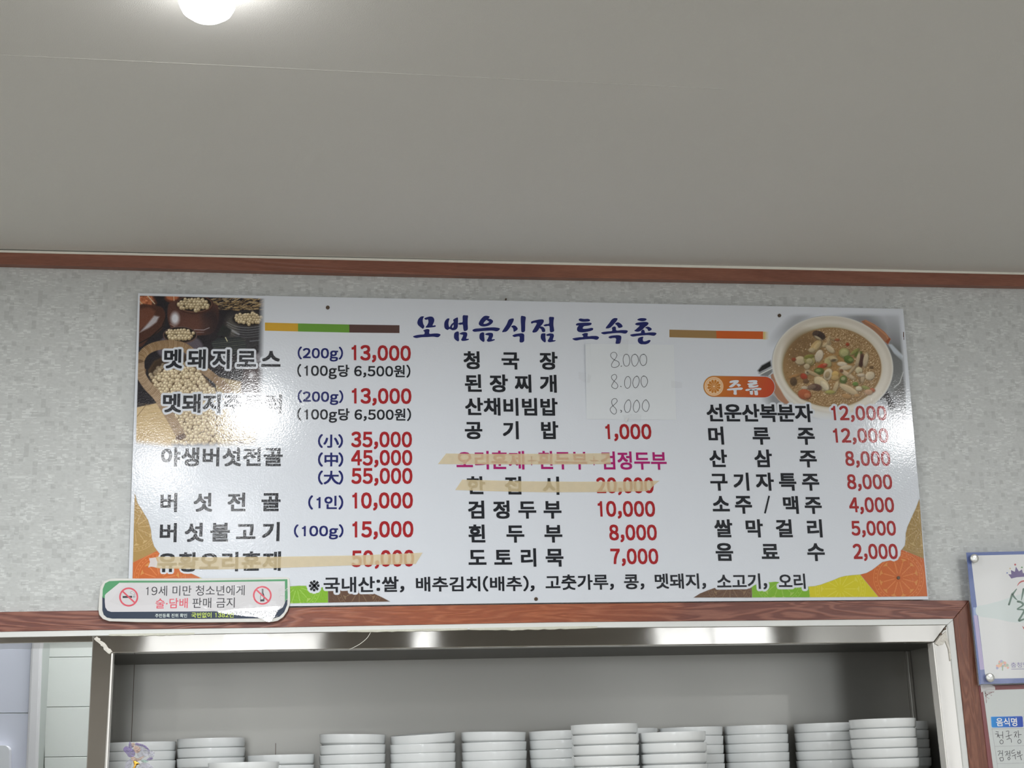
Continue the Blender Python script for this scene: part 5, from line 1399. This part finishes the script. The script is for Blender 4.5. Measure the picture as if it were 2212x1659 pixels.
# ------------------------------------------------------------------ framed origin table below it
YF = -0.014
fc = at(np.array(2200.), np.array(1860.), YF)
ot = empty('notice_frame', (fc[0], YF, fc[2]))
tag(ot, 'maroon framed white table with handwritten Korean dish names, below the acrylic sign', 'notice')
M['maroon'] = mat('maroon_frame', ink(112, 66, 68), 0.35); M['sheet'] = mat('table_sheet', (0.66, 0.70, 0.69, 1), 0.35); M['rule'] = mat('table_rule', ink(158, 160, 162), .5); M['pen'] = mat('pen_ink', ink(84, 84, 88), .5)
M['h_white'] = mat('header_white', ink(206, 214, 218), .35); M['h_teal'] = mat('header_teal', ink(40, 132, 128), .35); M['twig'] = mat('twig_print', ink(148, 134, 134), .4)
g = Geo(); g.slab([(2114.5, 1481.5), (2360, 1474), (2400, 1850), (2160, 1862)], YF, 0.0); g.obj('frame', M['maroon'], ot, bevel=0.001)
g = Geo(); g.slab([(2123.4, 1491.2), (2352, 1484), (2388, 1842), (2171, 1850)], YF - 0.0008, YF); g.obj('sheet', M['sheet'], ot)
YT = YF - .0010
cvh = Canvas(2138, 1545, 2212, 1574, 0.7)
cvh.poly([(2140.5, 1548.2), (2207, 1547), (2209, 1548.5), (2210.6, 1569), (2209, 1570.6), (2144, 1571.8), (2142, 1570)], (30, 90, 170), .5)
tt = np.clip((cvh.X - 2140) / 68, 0, 1)[..., None]; cvh.c[:] = np.array((34, 122, 186)) * (1 - tt) + np.array((38, 64, 150)) * tt
ho = cvh.mesh('header_box', ot, YT)
g = Geo(); flat_polys(g, [[(2211.6, 1547), (2280, 1545.5), (2283, 1569), (2213.6, 1570.6)]], YT); g.obj('header_box', M['h_teal'], ot)
g = Geo(); text_geo(g, '음식명', 2151.5, 1569, 2198, 1568.5, 18, YT - .0002, None, .016); g.obj('header_text', M['h_white'], ot)
g = Geo()
for P in ([(2143, 1574.5), (2290, 1572)], [(2149, 1612), (2300, 1609)], [(2154, 1649.5), (2300, 1646)], [(2160, 1690), (2300, 1687)], [(2143, 1574.5), (2148.5, 1612), (2154, 1649.5), (2166, 1730)], [(2212.5, 1573), (2223, 1650), (2232, 1730)]):
    add_stroke(g, P, 1.0, YT, smooth=False)
g.obj('table_rules', M['rule'], ot)
HW = [[(412, 1112), (450, 1120)], [(402, 1150), (452, 1148), (430, 1195)], [(432, 1160), (470, 1205)], [(455, 1170), (512, 1166)], [(512, 1112), (518, 1215)], [(495, 1235), (470, 1262), (485, 1295), (515, 1290), (520, 1255), (495, 1235)],
      [(565, 1110), (605, 1105), (598, 1150)], [(560, 1190), (650, 1160)], [(602, 1160), (612, 1210)], [(575, 1232), (632, 1215), (645, 1275)],
      [(682, 1128), (722, 1118), (690, 1195)], [(700, 1150), (722, 1195)], [(745, 1098), (752, 1205)], [(750, 1160), (792, 1156)], [(762, 1232), (738, 1258), (752, 1288), (785, 1278), (782, 1242), (762, 1232)],
      [(440, 1412), (478, 1402), (450, 1470)], [(478, 1440), (505, 1436)], [(508, 1395), (512, 1480)], [(468, 1510), (482, 1552)], [(468, 1510), (515, 1498), (522, 1545), (482, 1552)],
      [(545, 1422), (588, 1408), (560, 1475)], [(575, 1440), (598, 1470)], [(595, 1440), (618, 1434)], [(618, 1400), (622, 1480)], [(608, 1490), (590, 1515), (605, 1538), (625, 1520), (608, 1490)],
      [(690, 1388), (655, 1402), (650, 1440), (695, 1428)], [(655, 1480), (715, 1455)], [(695, 1465), (708, 1525)],
      [(735, 1412), (742, 1450), (770, 1444)], [(772, 1400), (775, 1446)], [(742, 1430), (772, 1424)], [(730, 1490), (808, 1460)], [(775, 1475), (795, 1540)]]
g = Geo()
for P in HW: add_stroke(g, eq(*P), 1.25, YT - .0001, n=3)
g.obj('handwriting', M['pen'], ot)
g = Geo()
add_stroke(g, eq((245, 515), (300, 520), (385, 515)), 1.4, YT); add_stroke(g, eq((248, 515), (262, 600), (268, 680)), 1.6, YT); add_stroke(g, eq((262, 580), (300, 545), (350, 528)), 2.0, YT); add_stroke(g, eq((255, 540), (285, 560)), 2.4, YT)
for (x, y) in ((342, 566), (305, 612), (280, 600), (270, 650), (318, 545), (372, 520), (270, 560)):
    p = eq((x, y))[0]; flat_polys(g, [[(p[0] - 1.6, p[1] - 1.4), (p[0] + 1.8, p[1] + .4), (p[0] - .6, p[1] + 1.6)]], YT - .00005)
g.obj('twig_print', M['twig'], ot)
g = Geo(); g.slab([(2118, 1480), (2140, 1479), (2149, 1483), (2150, 1490), (2128, 1491), (2120, 1496)], YF - .0022, YF - .0018); tag(g.obj('clear_tape', M['clear_edge']), 'grey clear tape on the top left corner of the maroon framed table', 'tape')

# ------------------------------------------------------------------ nail in the wallpaper
g = Geo(); g.slab(disc_px(1093, 646, 2.0, 10).tolist(), -0.004, 0.0); tag(g.obj('nail', M['screw']), 'tiny brown nail in the wallpaper above the menu board', 'nail')

# ------------------------------------------------------------------ bowls
RB = 0.0725
prof = [(0.0, -.0455), (.036, -.0455), (.037, -.048), (.040, -.048), (.041, -.045), (.052, -.040), (.0595, -.032), (.0640, -.0245), (.0672, -.0200), (.0692, -.0186), (.0700, -.0165), (.0706, -.010), (.0713, -.0015), (.0712, -.0003), (.0708, 0.0), (.0703, -.0004), (.0699, -.006), (.0694, -.013), (.0680, -.0185), (.0630, -.023), (.0570, -.031), (.048, -.037), (.030, -.0415), (0.0, -.042)]
n = 48; V = []; Fc = []
for (r, z) in prof:
    r = r * RB / .0715
    for k in range(n):
        a = 2 * math.pi * k / n; V.append((r * math.cos(a), r * math.sin(a), z))
for i in range(len(prof) - 1):
    for k in range(n):
        q4 = (i * n + k, i * n + (k + 1) % n, (i + 1) * n + (k + 1) % n, (i + 1) * n + k)
        Fc.append(q4)
bme = bpy.data.meshes.new('bowl'); bme.from_pydata(V, [], Fc); bme.materials.append(M['bowl']); bme.shade_smooth(); bme.update()
import bmesh
bm = bmesh.new(); bm.from_mesh(bme); bmesh.ops.remove_doubles(bm, verts=bm.verts, dist=1e-6); bmesh.ops.recalc_face_normals(bm, faces=bm.faces); bm.to_mesh(bme); bm.free()
ORD = ['topmost', 'second from the top', 'third from the top', 'fourth from the top', 'fifth from the top', 'sixth from the top', 'seventh from the top', 'eighth from the top', 'ninth from the top']
YFR, YBK = 0.105, 0.258
# centre px, top px, row, description, tilt of the top bowls (degrees)
STK = [
    (306, 1602, 'b', 'the stack behind the purple flower', ()), (456, 1593.5, 'b', 'back stack right of the flower stack', ()), (607, 1630, 'b', 'lowest back stack, left half of cabinet', ()),
    (526, 1646.5, 'f', 'the low front stack at left', ()), (762, 1587.5, 'b', 'back stack left of the tilted open bowl', (1.6,)), (913.5, 1586, 'b', 'back stack topped by a tilted open bowl', (-2.6,)),
    (1067, 1582.5, 'b', 'back stack right of the tilted open bowl', (1.4,)), (1213, 1577.5, 'b', 'back stack left of the tall middle stack', ()), (1306.5, 1563, 'f', 'the tall front stack in the middle', ()),
    (1352, 1573, 'b', 'half hidden stack between two middle stacks', ()), (1493, 1570, 'b', 'back stack behind the shorter middle stack', ()), (1453.5, 1580.5, 'f', 'the shorter front stack in the middle', ()),
    (1633, 1566, 'b', 'back stack left of the wide dark gap', ()), (1785, 1561, 'b', 'back stack right of the wide dark gap', ()), (1907.5, 1551.5, 'f', 'the tallest stack at the far right', ()), (1937, 1558.5, 'b', 'the shaded stack in the right corner', ()),
]
first = None; rn = random.Random(4)
for (px, py, row, desc, tilts) in STK:
    Y = YFR if row == 'f' else YBK
    c = at(np.array(float(px)), np.array(float(py)), Y)
    # the seen top edge is the near rim, raised by the low viewpoint
    ztop = float(at(np.array(float(px)), np.array(float(py)), Y + (RB if True else 0))[2]) if float(c[2]) > CAM[2] else float(c[2])
    ztop = float(at(np.array(float(px)), np.array(float(py) + .0), Y - RB)[2])
    base = Z_SH + 0.0486
    p = 0.0198
    nb = max(2, int(round((ztop - base) / p)) + 1); p = (ztop - base) / (nb - 1)
    X = float(at(np.array(float(px)), np.array(float(py) + 30), Y)[0])
    for i in range(nb):
        o = bpy.data.objects.new('bowl', bme); C.objects.link(o)
        z = ztop - i * p
        o.location = (X + rn.uniform(-.0006, .0006), Y + rn.uniform(-.0006, .0006), z)
        if i < len(tilts):
            o.rotation_euler = (math.radians(2.4 if tilts[i] < -2 else .2), math.radians(tilts[i]), 0)
            o.location.z += 0.0022
        else: o.rotation_euler = (0, math.radians(rn.uniform(-.25, .25)), rn.uniform(0, 6))
        tag(o, 'white bowl %s, %s' % (ORD[min(i, 8)], desc), 'bowl', 'white bowls stacked in the steel cabinet')

# ------------------------------------------------------------------ translucent flower in front of the bowls
M['petal'] = mat('violet_petal', (0.20, 0.11, 0.42, 1), 0.15, alpha=0.62)
M['petal2'] = mat('pale_petal', (0.46, 0.44, 0.60, 1), 0.12, alpha=0.42)
M['petal3'] = mat('peach_petal', (0.70, 0.45, 0.32, 1), 0.2, alpha=0.62)
M['gold'] = mat('gold_stem', (0.65, 0.36, 0.06, 1), 0.25, 0.9)
YFL = 0.0
fp = at(np.array(290.), np.array(1650.), 0.006)
fl = empty('flower_ornament', (fp[0], 0.006, Z_SH))
tag(fl, 'translucent purple plastic flower with gold stem in front of the bowls', 'flower')


def petal(pts, m_, Y0, bulge, nm='petal', lab=None):
    P = catmull(pts, 4); c = P.mean(0); V = []; Fc = []
    rings = [1.0, .8, .55, .28]; n_ = len(P)
    for r in rings:
        for i, p in enumerate(P):
            q = c + (p - c) * r
            V.append(at(np.array(q[0]), np.array(q[1]), Y0 - bulge * .55 * (1 - r * r) + 0.0022 * math.sin(i * 1.1 + r * 5)))
    V.append(at(np.array(c[0]), np.array(c[1]), Y0 - bulge * .6))
    for k in range(3):
        for i in range(n_): Fc.append((k * n_ + i, k * n_ + (i + 1) % n_, (k + 1) * n_ + (i + 1) % n_, (k + 1) * n_ + i))
    for i in range(n_): Fc.append((3 * n_ + i, 3 * n_ + (i + 1) % n_, 4 * n_))
    o = mesh_obj(nm, V, Fc, m_, fl, True)
    if lab: o['label'] = lab
    return o


fq = lambda *P: [(230 + x / 13.01, 1570 + y / 13.01) for x, y in P]
petal(fq((470, 640), (540, 545), (640, 570), (740, 620), (810, 700), (800, 800), (720, 860), (620, 840), (560, 760)), M['petal'], 0.010, .006, lab='violet petal')
petal(fq((650, 410), (700, 480), (760, 560), (700, 600), (620, 560)), M['petal'], 0.016, .003, lab='violet petal')
petal(fq((800, 480), (900, 470), (1040, 510), (1150, 580), (1215, 660), (1200, 760), (1100, 850), (960, 880), (860, 800), (820, 640)), M['petal2'], 0.012, .010, lab='pale lilac petal')
petal(fq((830, 450), (960, 475), (1080, 520), (1170, 600), (1215, 680), (1150, 640), (1050, 560), (920, 520), (820, 510)), M['petal'], 0.004, .002, lab='violet petal edge')
petal(fq((760, 560), (860, 540), (950, 600), (940, 690), (860, 740), (790, 700)), M['petal3'], 0.002, .004, lab='peach petal')
petal(fq((700, 470), (760, 445), (800, 480), (780, 540), (720, 560)), M['petal3'], 0.006, .003, lab='peach petal')
petal(fq((680, 880), (760, 840), (860, 880), (980, 850), (1060, 820), (980, 920), (880, 970), (760, 980)), M['petal3'], 0.000, .004, lab='peach petal')
petal(fq((1160, 700), (1260, 680), (1350, 720), (1330, 840), (1250, 900), (1180, 820)), M['petal2'], 0.014, .004, lab='pale lilac petal')
petal(fq((1110, 950), (1190, 870), (1280, 870), (1310, 900), (1250, 935), (1170, 940)), M['petal'], 0.012, .002, lab='violet petal')
petal(fq((960, 960), (1080, 930), (1180, 980), (1060, 1010)), mat('mint_petal', (.45, .75, .62, 1), .1, alpha=.6), 0.012, .002, lab='mint green petal')
petal(fq((520, 1160), (560, 980), (680, 900), (740, 960), (700, 1080), (640, 1200)), M['petal2'], 0.018, .004, lab='pale lilac petal')
petal(fq((900, 1180), (960, 1030), (1120, 1010), (1260, 1080), (1320, 1200), (1100, 1260)), M['petal2'], 0.016, .005, lab='pale lilac petal')
g = Geo(); g.slab(fq((745, 970), (790, 945), (850, 980), (910, 1010), (870, 1060), (820, 1110), (800, 1180), (740, 1180), (775, 1080)), -0.006, 0.006); g.obj('calyx', M['gold'], fl, bevel=0.0015)
sx0 = at(np.array(288.), np.array(1658.), 0.0)
g = Geo(); g.box((sx0[0] - .0015, -0.0015, Z_SH + .0006), (sx0[0] + .0015, 0.0015, sx0[2])); g.obj('stem', M['gold'], fl)
